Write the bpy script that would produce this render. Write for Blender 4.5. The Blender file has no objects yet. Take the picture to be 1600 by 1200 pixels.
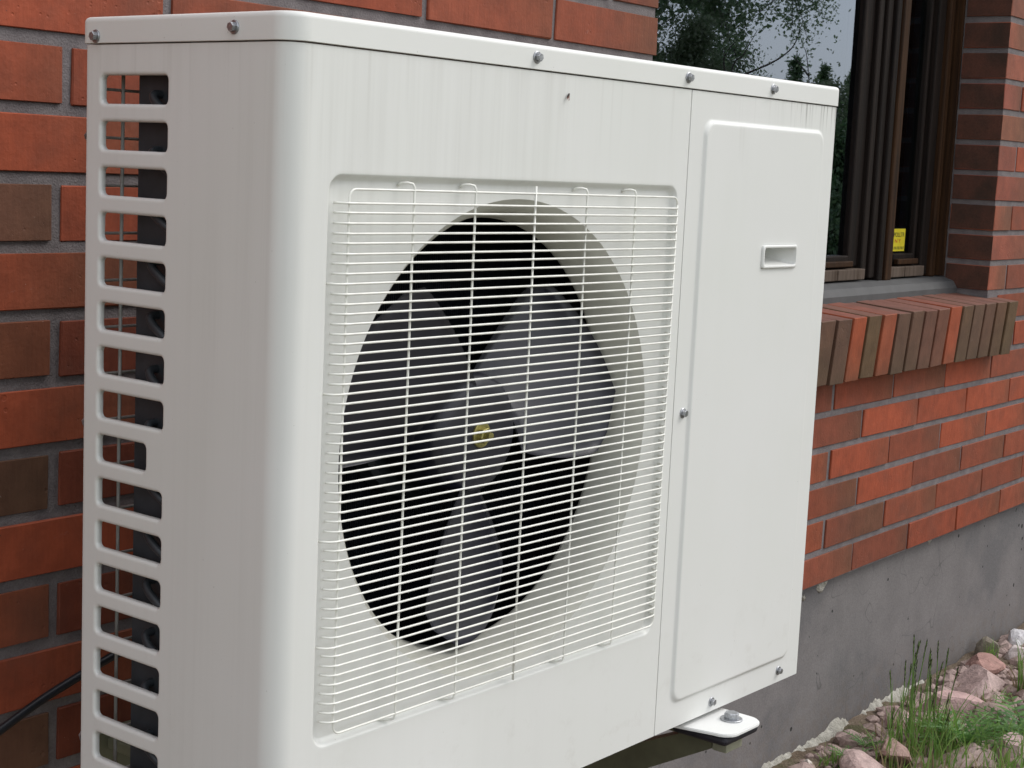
import bpy, bmesh, math, random
import numpy as np
from mathutils import Vector, Matrix, noise
R = math.radians
rnd = random.Random(7)
scene = bpy.context.scene
col = scene.collection

# ------------------------------------------------------------------ camera
CAM = Vector((-0.98622, -1.46889, -0.12145))
c_r = Vector((0.6040294, -0.7956954, 0.04491445))
c_u = Vector((0.07963285, 0.11633404, 0.99001263))
c_f = Vector((0.79297358, 0.59442007, -0.13363267))
FPX = 2506.925
cd = bpy.data.cameras.new('camera')
cam = bpy.data.objects.new('camera', cd); col.objects.link(cam)
m = Matrix.Identity(4)
for i in range(3):
    m[i][0], m[i][1], m[i][2], m[i][3] = c_r[i], c_u[i], -c_f[i], CAM[i]
cam.matrix_world = m
cd.sensor_width = 36.0; cd.lens = FPX * 36.0 / 1600.0
cd.clip_start = 0.05; cd.clip_end = 600
scene.camera = cam

# ------------------------------------------------------------------ light
SUN_EL, SUN_AZ = R(46), R(130)          # azimuth measured clockwise from +Y: the sun stands in front and to the right
sdir = Vector((math.sin(SUN_AZ) * math.cos(SUN_EL), math.cos(SUN_AZ) * math.cos(SUN_EL), math.sin(SUN_EL)))
world = bpy.data.worlds.new('World'); scene.world = world
world.use_nodes = True
wn = world.node_tree; wn.nodes.clear()
sky = wn.nodes.new('ShaderNodeTexSky'); sky.sky_type = 'NISHITA'; sky.sun_disc = False
sky.sun_elevation = SUN_EL; sky.sun_rotation = SUN_AZ
sky.air_density = 1.0; sky.dust_density = 3.0
mixw = wn.nodes.new('ShaderNodeMix'); mixw.data_type = 'RGBA'
mixw.inputs['Factor'].default_value = 0.80
mixw.inputs['B'].default_value = (6.75, 6.85, 7.1, 1)      # thin bright cloud cover
wn.links.new(sky.outputs[0], mixw.inputs['A'])
bg = wn.nodes.new('ShaderNodeBackground'); bg.inputs['Strength'].default_value = 0.172
wo = wn.nodes.new('ShaderNodeOutputWorld')
wn.links.new(mixw.outputs['Result'], bg.inputs['Color']); wn.links.new(bg.outputs[0], wo.inputs[0])
sd = bpy.data.lights.new('sun', 'SUN'); sd.energy = 1.4; sd.angle = R(26); sd.color = (1.0, 0.98, 0.95)
sun = bpy.data.objects.new('sun', sd); col.objects.link(sun)
sun.rotation_euler = sdir.to_track_quat('Z', 'Y').to_euler()
scene.view_settings.view_transform = 'Standard'
scene.view_settings.look = 'None'
scene.view_settings.exposure = 0.20
scene.view_settings.gamma = 1.0
scene.view_settings.use_curve_mapping = False

# ------------------------------------------------------------------ helpers
def link(o, parent=None):
    col.objects.link(o)
    if parent is not None: o.parent = parent
    return o
def mesh(name, verts, faces, mat=None, smooth=False):
    me = bpy.data.meshes.new(name)
    me.from_pydata([tuple(v) for v in verts], [], faces)
    if mat: me.materials.append(mat)
    if smooth: me.polygons.foreach_set('use_smooth', [True] * len(me.polygons))
    me.update()
    return me
def obj(name, me, parent=None, loc=(0, 0, 0), rot=(0, 0, 0)):
    o = bpy.data.objects.new(name, me); o.location = loc; o.rotation_euler = rot
    return link(o, parent)
def empty(name, loc=(0, 0, 0), rot=(0, 0, 0), parent=None):
    o = bpy.data.objects.new(name, None); o.location = loc; o.rotation_euler = rot
    o.empty_display_size = 0.1
    return link(o, parent)
def tag(o, label=None, cat=None, group=None, kind=None):
    if label: o['label'] = label
    if cat: o['category'] = cat
    if group: o['group'] = group
    if kind: o['kind'] = kind
    return o
def bm_mesh(name, bm, mat=None, smooth=False):
    bmesh.ops.recalc_face_normals(bm, faces=bm.faces)
    me = bpy.data.meshes.new(name); bm.to_mesh(me); bm.free()
    if mat: me.materials.append(mat)
    if smooth: me.polygons.foreach_set('use_smooth', [True] * len(me.polygons))
    return me
def add_box(bm, x0, x1, y0, y1, z0, z1, bev=0.0, seg=1):
    mt = Matrix.Translation(((x0 + x1) / 2, (y0 + y1) / 2, (z0 + z1) / 2)) @ Matrix.Diagonal((x1 - x0, y1 - y0, z1 - z0, 1))
    g = bmesh.ops.create_cube(bm, size=1, matrix=mt)
    if bev > 0:
        es = set()
        for v in g['verts']: es.update(v.link_edges)
        bmesh.ops.bevel(bm, geom=list(es), offset=bev, segments=seg, affect='EDGES', profile=0.5)
def box_me(name, x0, x1, y0, y1, z0, z1, mat, bev=0.0, seg=1, smooth=False):
    bm = bmesh.new(); add_box(bm, x0, x1, y0, y1, z0, z1, bev, seg)
    return bm_mesh(name, bm, mat, smooth)
def tube_data(pts, r, n=8, cap=True, rad=None):
    pts = [Vector(p) for p in pts]; V = []; F = []
    t = (pts[1] - pts[0]).normalized()
    up = Vector((0, 0, 1)) if abs(t.z) < 0.9 else Vector((0, 1, 0))
    a = t.cross(up).normalized()
    for i, p in enumerate(pts):
        if i == 0: t = (pts[1] - pts[0])
        elif i == len(pts) - 1: t = (pts[-1] - pts[-2])
        else: t = (pts[i + 1] - pts[i]).normalized() + (pts[i] - pts[i - 1]).normalized()
        t.normalize()
        a = (a - t * a.dot(t)).normalized(); b = t.cross(a)
        rr = rad[i] if rad else r
        for k in range(n):
            an = 2 * math.pi * k / n
            V.append(p + a * (rr * math.cos(an)) + b * (rr * math.sin(an)))
    for i in range(len(pts) - 1):
        for k in range(n):
            F.append((i * n + k, i * n + (k + 1) % n, (i + 1) * n + (k + 1) % n, (i + 1) * n + k))
    if cap:
        F.append(tuple(range(n - 1, -1, -1))); L = (len(pts) - 1) * n; F.append(tuple(range(L, L + n)))
    return V, F
def tube_me(name, pts, r, mat, n=8, rad=None):
    V, F = tube_data(pts, r, n, True, rad)
    return mesh(name, V, F, mat, True)
def merge(*vf):
    V = []; F = []
    for v, f in vf:
        o = len(V); V += list(v); F += [tuple(i + o for i in q) for q in f]
    return V, F
def lathe_y(prof, n=32, cx=0, cz=0):
    """profile (radius, y) turned about the Y axis"""
    V = []; F = []
    for r, y in prof:
        for k in range(n):
            a = 2 * math.pi * k / n
            V.append((cx + r * math.cos(a), y, cz + r * math.sin(a)))
    for i in range(len(prof) - 1):
        for k in range(n):
            F.append((i * n + k, (i + 1) * n + k, (i + 1) * n + (k + 1) % n, i * n + (k + 1) % n))
    return V, F

# ------------------------------------------------------------------ materials
def newmat(name):
    mt = bpy.data.materials.new(name); mt.use_nodes = True
    nt = mt.node_tree; nt.nodes.clear()
    out = nt.nodes.new('ShaderNodeOutputMaterial'); p = nt.nodes.new('ShaderNodeBsdfPrincipled')
    nt.links.new(p.outputs[0], out.inputs[0])
    return mt, nt, p
def N(nt, t, **kw):
    n = nt.nodes.new(t)
    for k, v in kw.items():
        if hasattr(n, k): setattr(n, k, v)
        else: n.inputs[k].default_value = v
    return n
def ramp(nt, src, stops):
    r = nt.nodes.new('ShaderNodeValToRGB')
    el = r.color_ramp.elements
    while len(el) < len(stops): el.new(0.5)
    for e, (p, c) in zip(el, stops):
        e.position = p; e.color = (c, c, c, 1) if not isinstance(c, tuple) else (c[0], c[1], c[2], 1)
    nt.links.new(src, r.inputs[0]); return r.outputs[0]
def noise_tex(nt, vec, scale, detail=4, rough=0.55, mscale=None):
    if mscale:
        mp = nt.nodes.new('ShaderNodeMapping'); mp.inputs['Scale'].default_value = mscale
        nt.links.new(vec, mp.inputs[0]); vec = mp.outputs[0]
    n = nt.nodes.new('ShaderNodeTexNoise'); n.inputs['Scale'].default_value = scale
    n.inputs['Detail'].default_value = detail; n.inputs['Roughness'].default_value = rough
    nt.links.new(vec, n.inputs['Vector']); return n.outputs['Fac']
def mixc(nt, fac, a, b, mode='MIX'):
    mx = nt.nodes.new('ShaderNodeMix'); mx.data_type = 'RGBA'; mx.blend_type = mode
    for s, v in (('Factor', fac), ('A', a), ('B', b)):
        if isinstance(v, bpy.types.NodeSocket): nt.links.new(v, mx.inputs[s])
        elif s == 'Factor': mx.inputs[s].default_value = v
        else: mx.inputs[s].default_value = (v[0], v[1], v[2], 1)
    return mx.outputs['Result']
def math_n(nt, op, a, b=0.0, clamp=False):
    mn = nt.nodes.new('ShaderNodeMath'); mn.operation = op; mn.use_clamp = clamp
    for i, v in enumerate((a, b)):
        if isinstance(v, bpy.types.NodeSocket): nt.links.new(v, mn.inputs[i])
        else: mn.inputs[i].default_value = v
    return mn.outputs[0]
def bump(nt, p, h, strength=0.3, dist=0.002):
    b = nt.nodes.new('ShaderNodeBump'); b.inputs['Strength'].default_value = strength; b.inputs['Distance'].default_value = dist
    nt.links.new(h, b.inputs['Height']); nt.links.new(b.outputs[0], p.inputs['Normal'])
def coords(nt, which='Object'):
    return nt.nodes.new('ShaderNodeTexCoord').outputs[which]
def simple(name, c, rough=0.5, metal=0.0, var=0.15, scale=40, bmp=0.0, spec=0.5):
    mt, nt, p = newmat(name)
    n = noise_tex(nt, coords(nt), scale, 4)
    f = ramp(nt, n, [(0.3, 1 - var), (0.7, 1 + var * 0.5)])
    cc = mixc(nt, 1.0, c, f, 'MULTIPLY')
    nt.links.new(cc, p.inputs['Base Color'])
    p.inputs['Roughness'].default_value = rough; p.inputs['Metallic'].default_value = metal
    p.inputs['Specular IOR Level'].default_value = spec
    if bmp: bump(nt, p, n, bmp, 0.001)
    return mt

def paint_mat(name, base, streaks=True):
    """cream enamel with rain streaks and dust"""
    mt, nt, p = newmat(name)
    oc = coords(nt)
    big = noise_tex(nt, oc, 3.0, 4, 0.6)
    c = mixc(nt, ramp(nt, big, [(0.35, 0.0), (0.7, 1.0)]), base, tuple(b * k for b, k in zip(base, (0.965, 0.975, 0.955))))
    if streaks:
        s1 = noise_tex(nt, oc, 1.0, 6, 0.65, (75, 75, 1.6))
        s2 = noise_tex(nt, oc, 1.0, 4, 0.6, (16, 16, 0.9))
        patch = noise_tex(nt, oc, 1.0, 3, 0.5, (5, 5, 2.2))
        sep = nt.nodes.new('ShaderNodeSeparateXYZ'); nt.links.new(oc, sep.inputs[0])
        top = math_n(nt, 'MULTIPLY', math_n(nt, 'ADD', sep.outputs['Z'], 0.42), 2.3, True)   # more grime where the lid drips
        a = ramp(nt, s1, [(0.47, 0.0), (0.75, 1.0)])
        b = ramp(nt, s2, [(0.45, 0.0), (0.72, 1.0)])
        pf = ramp(nt, patch, [(0.35, 0.15), (0.65, 1.0)])
        leftw = math_n(nt, 'MULTIPLY', math_n(nt, 'SUBTRACT', 0.62, sep.outputs['X']), 2.4, True)
        leftw = math_n(nt, 'ADD', math_n(nt, 'MULTIPLY', leftw, 0.85), 0.15)
        f = math_n(nt, 'MULTIPLY', math_n(nt, 'MULTIPLY', math_n(nt, 'ADD', math_n(nt, 'MULTIPLY', a, 0.7), math_n(nt, 'MULTIPLY', b, 0.5)), pf), 
                   math_n(nt, 'MULTIPLY', math_n(nt, 'ADD', math_n(nt, 'MULTIPLY', top, 0.7), 0.3), leftw))
        c = mixc(nt, math_n(nt, 'MULTIPLY', f, 0.42, True), c, (0.36, 0.35, 0.31))
    if streaks:   # irregular runs that start at the lid seam
        s3 = noise_tex(nt, oc, 1.0, 2, 0.5, (60, 60, 1.0)); ln_ = noise_tex(nt, oc, 1.0, 3, 0.6, (19, 19, 0.3))
        w3 = math_n(nt, 'MULTIPLY', math_n(nt, 'ADD', sep.outputs['Z'], math_n(nt, 'ADD', 0.02, math_n(nt, 'MULTIPLY', ln_, 0.16))), 9.0, True)
        r3 = math_n(nt, 'MULTIPLY', ramp(nt, s3, [(0.58, 0.0), (0.70, 1.0)]), w3)
        c = mixc(nt, math_n(nt, 'MULTIPLY', r3, 0.30), c, (0.30, 0.285, 0.24))
        foot_ = math_n(nt, 'MULTIPLY', math_n(nt, 'SUBTRACT', -0.60, sep.outputs['Z']), 4.0, True)
        spl = ramp(nt, noise_tex(nt, oc, 26, 5, 0.7), [(0.56, 0.0), (0.70, 1.0)])
        c = mixc(nt, math_n(nt, 'MULTIPLY', math_n(nt, 'MULTIPLY', foot_, spl), 0.22), c, (0.33, 0.29, 0.23))
    sp = noise_tex(nt, oc, 260, 2, 0.5)
    c = mixc(nt, math_n(nt, 'MULTIPLY', ramp(nt, sp, [(0.76, 0.0), (0.80, 1.0)]), 0.45), c, (0.16, 0.14, 0.11))
    nt.links.new(c, p.inputs['Base Color'])
    p.inputs['Roughness'].default_value = 0.5
    bump(nt, p, math_n(nt, 'ADD', math_n(nt, 'MULTIPLY', noise_tex(nt, oc, 5, 2), 1.0), math_n(nt, 'MULTIPLY', noise_tex(nt, oc, 900, 2), 0.02)), 0.25, 0.004)
    return mt
CREAM = (0.708, 0.711, 0.690)
M_panel = paint_mat('cream_enamel_streaked', CREAM)
M_cream = paint_mat('cream_enamel', (0.728, 0.731, 0.708), False)
# service panel: short dark drips under the lid at its right-hand end
M_serv = paint_mat('cream_enamel_dripped', CREAM, True)
def add_drips(mt):
    nt = mt.node_tree; p = [n for n in nt.nodes if n.type == 'BSDF_PRINCIPLED'][0]
    src = p.inputs['Base Color'].links[0].from_socket
    oc = coords(nt)
    sep = nt.nodes.new('ShaderNodeSeparateXYZ'); nt.links.new(oc, sep.inputs[0])
    s = noise_tex(nt, oc, 1.0, 3, 0.6, (150, 1, 5))
    w = math_n(nt, 'MULTIPLY', math_n(nt, 'ADD', sep.outputs['Z'], 0.062), 30.0, True)
    xr = math_n(nt, 'MULTIPLY', math_n(nt, 'SUBTRACT', sep.outputs['X'], 0.80), 12.0, True)
    f = math_n(nt, 'MULTIPLY', math_n(nt, 'MULTIPLY', ramp(nt, s, [(0.5, 0.0), (0.68, 1.0)]), w), xr)
    c = mixc(nt, math_n(nt, 'MULTIPLY', f, 0.8, True), src, (0.12, 0.115, 0.10))
    nt.links.new(c, p.inputs['Base Color'])
add_drips(M_serv)
M_wire = simple('white_coated_wire', (0.80, 0.80, 0.745), 0.35, var=0.12, scale=60)
M_guard = simple('grey_guard_wire', (0.40, 0.40, 0.37), 0.45, var=0.1)
M_zinc = simple('zinc_plated_steel', (0.42, 0.43, 0.45), 0.38, 0.85, var=0.35, scale=300)
M_brass = simple('yellow_chromated_nut', (0.40, 0.36, 0.13), 0.4, 0.7, var=0.3, scale=200)
M_fan = simple('dark_blue_grey_plastic', (0.015, 0.016, 0.028), 0.42, var=0.25, scale=14, spec=0.7)
M_coil = simple('dark_coil_fins', (0.018, 0.022, 0.03), 0.5, 0.2, var=0.4, scale=90)
M_inner = simple('dark_inner_sheet', (0.022, 0.022, 0.026), 0.7, var=0.3)
M_plate = simple('dull_coil_end_plate', (0.05, 0.058, 0.066), 0.5, 0.4, var=0.3, scale=30)
M_rubber = simple('black_rubber', (0.014, 0.012, 0.02), 0.6, var=0.3)
M_cable = simple('black_cable_sheath', (0.012, 0.013, 0.016), 0.38, var=0.3)
M_brace = simple('olive_painted_steel', (0.13, 0.13, 0.082), 0.55, var=0.25, scale=25, bmp=0.2)
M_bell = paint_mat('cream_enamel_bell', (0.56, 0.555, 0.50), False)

def brick_mat(name, from_attr, face=None):
    mt, nt, p = newmat(name)
    oc = coords(nt)
    geo = nt.nodes.new('ShaderNodeNewGeometry')
    if from_attr:
        at = N(nt, 'ShaderNodeAttribute', attribute_name='tint'); tint = at.outputs['Color']
        at2 = N(nt, 'ShaderNodeAttribute', attribute_name='bu'); bu = at2.outputs['Fac']
        rn = geo.outputs['Random Per Island']
    else:
        oi = nt.nodes.new('ShaderNodeObjectInfo'); tint = oi.outputs['Color']; rn = oi.outputs['Random']
        at2 = N(nt, 'ShaderNodeAttribute', attribute_name='bu'); bu = at2.outputs['Fac']
    pos = geo.outputs['Position']
    if face: tint = mixc(nt, 0.72, tint, face)
    # flashed end: red body running out to a brown-olive end (the colour the kiln left)
    wob = noise_tex(nt, pos, 9, 3)
    g = math_n(nt, 'ADD', bu, math_n(nt, 'MULTIPLY', math_n(nt, 'SUBTRACT', wob, 0.5), 0.5))
    g = math_n(nt, 'ADD', g, math_n(nt, 'MULTIPLY', math_n(nt, 'SUBTRACT', rn, 0.55), 0.8))
    gf = ramp(nt, g, [(0.40, 0.0), (1.05, 1.0)])
    c = mixc(nt, math_n(nt, 'MULTIPLY', gf, 0.7), tint, mixc(nt, 0.72, tint, (0.085, 0.060, 0.034)))
    cloud = noise_tex(nt, pos, 26, 5, 0.6)
    c = mixc(nt, 1.0, c, ramp(nt, cloud, [(0.3, 0.78), (0.7, 1.14)]), 'MULTIPLY')
    strk = noise_tex(nt, pos, 1.0, 3, 0.5, (240, 240, 22))
    c = mixc(nt, 1.0, c, ramp(nt, strk, [(0.35, 0.93), (0.7, 1.05)]), 'MULTIPLY')
    spk = noise_tex(nt, pos, 330, 2)
    c = mixc(nt, ramp(nt, spk, [(0.77, 0.0), (0.81, 1.0)]), c, (0.5, 0.42, 0.36))
    c = mixc(nt, ramp(nt, noise_tex(nt, pos, 200, 2), [(0.74, 0.0), (0.78, 0.7)]), c, (0.05, 0.035, 0.03))
    sm = noise_tex(nt, pos, 1.0, 5, 0.7, (34, 34, 48))
    c = mixc(nt, math_n(nt, 'MULTIPLY', ramp(nt, sm, [(0.66, 0.0), (0.80, 1.0)]), 0.35), c, (0.36, 0.31, 0.29))
    c = mixc(nt, math_n(nt, 'MULTIPLY', ramp(nt, noise_tex(nt, pos, 7, 4, 0.6), [(0.5, 0.0), (0.72, 1.0)]), 0.4), c, (0.10, 0.05, 0.035))
    nt.links.new(c, p.inputs['Base Color'])
    p.inputs['Roughness'].default_value = 0.72
    p.inputs['Specular IOR Level'].default_value = 0.3
    h = math_n(nt, 'ADD', noise_tex(nt, pos, 160, 4, 0.6), math_n(nt, 'MULTIPLY', strk, 0.5))
    v_ = nt.nodes.new('ShaderNodeTexVoronoi'); v_.inputs['Scale'].default_value = 95; nt.links.new(pos, v_.inputs['Vector'])
    pit_ = ramp(nt, math_n(nt, 'ADD', v_.outputs['Distance'], math_n(nt, 'MULTIPLY', math_n(nt, 'SUBTRACT', 0.60, noise_tex(nt, pos, 12, 3)), 1.6)), [(0.10, 0.0), (0.20, 1.0)])
    h = math_n(nt, 'ADD', h, pit_)
    bump(nt, p, h, 0.55, 0.0012)
    return mt
M_brick = brick_mat('red_flashed_brick', False)
M_brick_s = brick_mat('red_flashed_brick_joined', True)

def rough_mat(name, c1, c2, scale, bstr=0.5, bd=0.002, rough=0.9, fine=300, pit=None, c3=None):
    mt, nt, p = newmat(name)
    pos = nt.nodes.new('ShaderNodeNewGeometry').outputs['Position']
    a = noise_tex(nt, pos, scale, 6, 0.6)
    c = mixc(nt, ramp(nt, a, [(0.35, 0.0), (0.65, 1.0)]), c1, c2)
    if c3:
        c = mixc(nt, ramp(nt, noise_tex(nt, pos, scale * 0.35, 4, 0.6), [(0.5, 0.0), (0.62, 0.8)]), c, c3)
    f = noise_tex(nt, pos, fine, 3, 0.6)
    c = mixc(nt, 1.0, c, ramp(nt, f, [(0.3, 0.86), (0.7, 1.12)]), 'MULTIPLY')
    h = math_n(nt, 'ADD', a, f)
    if pit:
        v = nt.nodes.new('ShaderNodeTexVoronoi'); v.inputs['Scale'].default_value = pit; nt.links.new(pos, v.inputs['Vector'])
        pn = noise_tex(nt, pos, 6, 2)
        pf = ramp(nt, math_n(nt, 'ADD', v.outputs['Distance'], math_n(nt, 'MULTIPLY', math_n(nt, 'SUBTRACT', 0.62, pn), 1.2)), [(0.085, 1.0), (0.12, 0.0)])
        c = mixc(nt, pf, c, (0.03, 0.03, 0.03))
        sp_ = nt.nodes.new('ShaderNodeSeparateXYZ'); nt.links.new(pos, sp_.inputs[0])
        low_ = math_n(nt, 'MULTIPLY', math_n(nt, 'SUBTRACT', -1.20, sp_.outputs['Z']), 6.0, True)
        c = mixc(nt, math_n(nt, 'MULTIPLY', math_n(nt, 'MULTIPLY', low_, ramp(nt, noise_tex(nt, pos, 40, 5, 0.7), [(0.42, 0.0), (0.65, 1.0)])), 0.5), c, (0.16, 0.125, 0.095))
        crk = nt.nodes.new('ShaderNodeTexVoronoi'); crk.feature = 'DISTANCE_TO_EDGE'; crk.inputs['Scale'].default_value = 1.3
        wv = nt.nodes.new('ShaderNodeVectorMath'); wv.operation = 'ADD'; nt.links.new(pos, wv.inputs[0])
        nz = nt.nodes.new('ShaderNodeTexNoise'); nz.inputs['Scale'].default_value = 5; nt.links.new(pos, nz.inputs['Vector'])
        nt.links.new(nz.outputs['Color'], wv.inputs[1]); nt.links.new(wv.outputs[0], crk.inputs['Vector'])
        c = mixc(nt, math_n(nt, 'MULTIPLY', ramp(nt, crk.outputs['Distance'], [(0.0015, 1.0), (0.004, 0.0)]), 0.5), c, (0.05, 0.05, 0.05))
        h = math_n(nt, 'SUBTRACT', h, math_n(nt, 'MULTIPLY', pf, 1.5))
    nt.links.new(c, p.inputs['Base Color']); p.inputs['Roughness'].default_value = rough
    p.inputs['Specular IOR Level'].default_value = 0.2
    bump(nt, p, h, bstr, bd)
    return mt
M_reveal_shade = rough_mat('shaded_reveal_brick_end', (0.11, 0.046, 0.032), (0.055, 0.032, 0.024), 14, 0.3, 0.001, fine=200)  # shade of the window reveal, put into the colour of the jamb brick ends
M_mortar = rough_mat('grey_mortar', (0.145, 0.128, 0.13), (0.20, 0.18, 0.18), 30, 0.7, 0.002, fine=420)
M_concrete = rough_mat('cast_concrete', (0.160, 0.150, 0.148), (0.19, 0.178, 0.175), 9, 0.35, 0.0015, fine=240, pit=30, c3=(0.13, 0.126, 0.128))
M_foam = rough_mat('pale_foam', (0.55, 0.53, 0.47), (0.36, 0.34, 0.29), 60, 0.9, 0.006)
M_soil = rough_mat('stony_soil', (0.13, 0.095, 0.065), (0.21, 0.165, 0.125), 22, 0.9, 0.008, fine=160, c3=(0.09, 0.09, 0.045))
M_far = rough_mat('meadow', (0.06, 0.085, 0.03), (0.10, 0.11, 0.05), 1.2, 0.4, 0.02, fine=20)
M_flash = simple('grey_painted_flashing', (0.07, 0.07, 0.07), 0.7, 0.0, var=0.2, scale=18)
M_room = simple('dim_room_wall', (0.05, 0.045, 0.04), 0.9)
def stone_mat():
    mt, nt, p = newmat('pink_granite')
    oi = nt.nodes.new('ShaderNodeObjectInfo'); pos = nt.nodes.new('ShaderNodeNewGeometry').outputs['Position']
    a = noise_tex(nt, pos, 45, 5, 0.65)
    c = mixc(nt, 1.0, oi.outputs['Color'], ramp(nt, a, [(0.3, 0.66), (0.7, 1.2)]), 'MULTIPLY')
    c = mixc(nt, ramp(nt, noise_tex(nt, pos, 260, 2), [(0.62, 0.0), (0.72, 0.5)]), c, (0.08, 0.06, 0.055))
    nt.links.new(c, p.inputs['Base Color']); p.inputs['Roughness'].default_value = 0.8
    bump(nt, p, math_n(nt, 'ADD', a, noise_tex(nt, pos, 200, 3)), 0.6, 0.004)
    return mt
M_stone = stone_mat()
def wood_mat(name, c1, c2, worn):
    mt, nt, p = newmat(name)
    pos = nt.nodes.new('ShaderNodeNewGeometry').outputs['Position']
    g = noise_tex(nt, pos, 1.0, 6, 0.65, (130, 130, 5))
    c = mixc(nt, ramp(nt, g, [(0.35, 0.0), (0.68, 1.0)]), c1, c2)
    w = noise_tex(nt, pos, 1.0, 5, 0.6, (28, 28, 3.2))
    c = mixc(nt, ramp(nt, w, [(0.56, 0.0), (0.74, 0.85)]), c, worn)
    nt.links.new(c, p.inputs['Base Color']); p.inputs['Roughness'].default_value = 0.62; p.inputs['Specular IOR Level'].default_value = 0.12
    bump(nt, p, g, 0.5, 0.0015)
    return mt
M_wood = wood_mat('dark_stained_wood', (0.006, 0.0045, 0.004), (0.014, 0.009, 0.007), (0.04, 0.026, 0.02))
M_wood2 = wood_mat('worn_orange_wood', (0.022, 0.011, 0.006), (0.055, 0.026, 0.011), (0.012, 0.008, 0.006))
M_wood3 = wood_mat('brown_rose_wood', (0.008, 0.006, 0.005), (0.020, 0.0135, 0.011), (0.006, 0.0045, 0.004))
M_woodw = wood_mat('weathered_grey_board', (0.075, 0.055, 0.042), (0.13, 0.10, 0.08), (0.05, 0.033, 0.022))
def leaf_mat(name, c1, c2, rough=0.5, trans=0.25):
    mt, nt, p = newmat(name)
    g = nt.nodes.new('ShaderNodeNewGeometry')
    c = mixc(nt, g.outputs['Random Per Island'], c1, c2)
    nt.links.new(c, p.inputs['Base Color']); p.inputs['Roughness'].default_value = rough
    out = [n for n in nt.nodes if n.type == 'OUTPUT_MATERIAL'][0]
    tr = nt.nodes.new('ShaderNodeBsdfTranslucent'); nt.links.new(c, tr.inputs[0])
    mx = nt.nodes.new('ShaderNodeMixShader'); mx.inputs[0].default_value = trans
    nt.links.new(p.outputs[0], mx.inputs[1]); nt.links.new(tr.outputs[0], mx.inputs[2]); nt.links.new(mx.outputs[0], out.inputs[0])
    return mt
M_grass = leaf_mat('green_grass_blades', (0.11, 0.24, 0.04), (0.25, 0.39, 0.10), 0.5, 0.4)
M_seed = leaf_mat('dark_seed_heads', (0.04, 0.06, 0.02), (0.075, 0.085, 0.035))
M_dry = leaf_mat('dry_grass', (0.26, 0.20, 0.11), (0.38, 0.31, 0.18))
M_weed = leaf_mat('weed_leaves', (0.08, 0.20, 0.05), (0.17, 0.32, 0.08), 0.5, 0.4)
M_birch = leaf_mat('birch_leaves', (0.12, 0.21, 0.09), (0.32, 0.38, 0.24), 0.4, 0.5)
M_bush = leaf_mat('bush_leaves', (0.08, 0.13, 0.05), (0.26, 0.29, 0.19), 0.4, 0.5)
M_dark = leaf_mat('dark_leaves', (0.06, 0.12, 0.05), (0.16, 0.23, 0.11), 0.4, 0.4)
M_bark = simple('tree_bark', (0.07, 0.06, 0.05), 0.9, var=0.4, scale=8)
M_bbark = simple('birch_bark', (0.25, 0.24, 0.22), 0.8, var=0.8, scale=6)
def glass_mat(name='window_glass', ior=2.9):
    mt = bpy.data.materials.new(name); mt.use_nodes = True; nt = mt.node_tree; nt.nodes.clear()
    out = nt.nodes.new('ShaderNodeOutputMaterial'); mx = nt.nodes.new('ShaderNodeMixShader')
    fr = nt.nodes.new('ShaderNodeFresnel'); fr.inputs['IOR'].default_value = ior
    tr = nt.nodes.new('ShaderNodeBsdfTransparent'); tr.inputs[0].default_value = (0.75, 0.8, 0.78, 1)
    gl = nt.nodes.new('ShaderNodeBsdfGlossy'); gl.inputs['Roughness'].default_value = 0.009
    gl.inputs['Color'].default_value = (0.74, 0.85, 1.0, 1)
    b = nt.nodes.new('ShaderNodeBump'); b.inputs['Strength'].default_value = 0.02; b.inputs['Distance'].default_value = 0.01
    nt.links.new(noise_tex(nt, coords(nt), 2.2, 2), b.inputs['Height']); nt.links.new(b.outputs[0], gl.inputs['Normal'])
    nt.links.new(fr.outputs[0], mx.inputs[0]); nt.links.new(tr.outputs[0], mx.inputs[1]); nt.links.new(gl.outputs[0], mx.inputs[2])
    nt.links.new(mx.outputs[0], out.inputs[0]); return mt
M_glass = glass_mat(); M_glass1 = glass_mat('single_glass', 1.22)

# ------------------------------------------------------------------ setting: ground
GZ = -1.352
gm = mesh('ground', [(-150, -150, GZ - 0.03), (150, -150, GZ - 0.03), (150, 60, GZ - 0.03), (-150, 60, GZ - 0.03)], [(0, 1, 2, 3)], M_far)
tag(obj('ground', gm), kind='structure')
nx, ny = 150, 70
V = []; F = []
X0, X1, Y0, Y1 = -2.5, 6.0, -3.2, 0.02
for j in range(ny + 1):
    for i in range(nx + 1):
        x_ = X0 + (X1 - X0) * i / nx; y_ = Y1 - (Y1 - Y0) * (j / ny) ** 1.6
        e = min(1, (x_ - X0) / .4, (X1 - x_) / .4, (y_ - Y0) / .4) if y_ < -0.3 else min(1, (x_ - X0) / .4, (X1 - x_) / .4)
        h = noise.noise((x_ * 7, y_ * 7, 0)) * .016 + noise.noise((x_ * 24, y_ * 24, 3)) * .008
        V.append((x_, y_, GZ - 0.045 * (1 - max(0, e)) + h * max(0, e)))
for j in range(ny):
    for i in range(nx):
        a = j * (nx + 1) + i; F.append((a, a + nx + 1, a + nx + 2, a + 1))
tag(obj('soil_bed', mesh('soil_bed', V, F, M_soil, True)), kind='structure')

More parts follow.
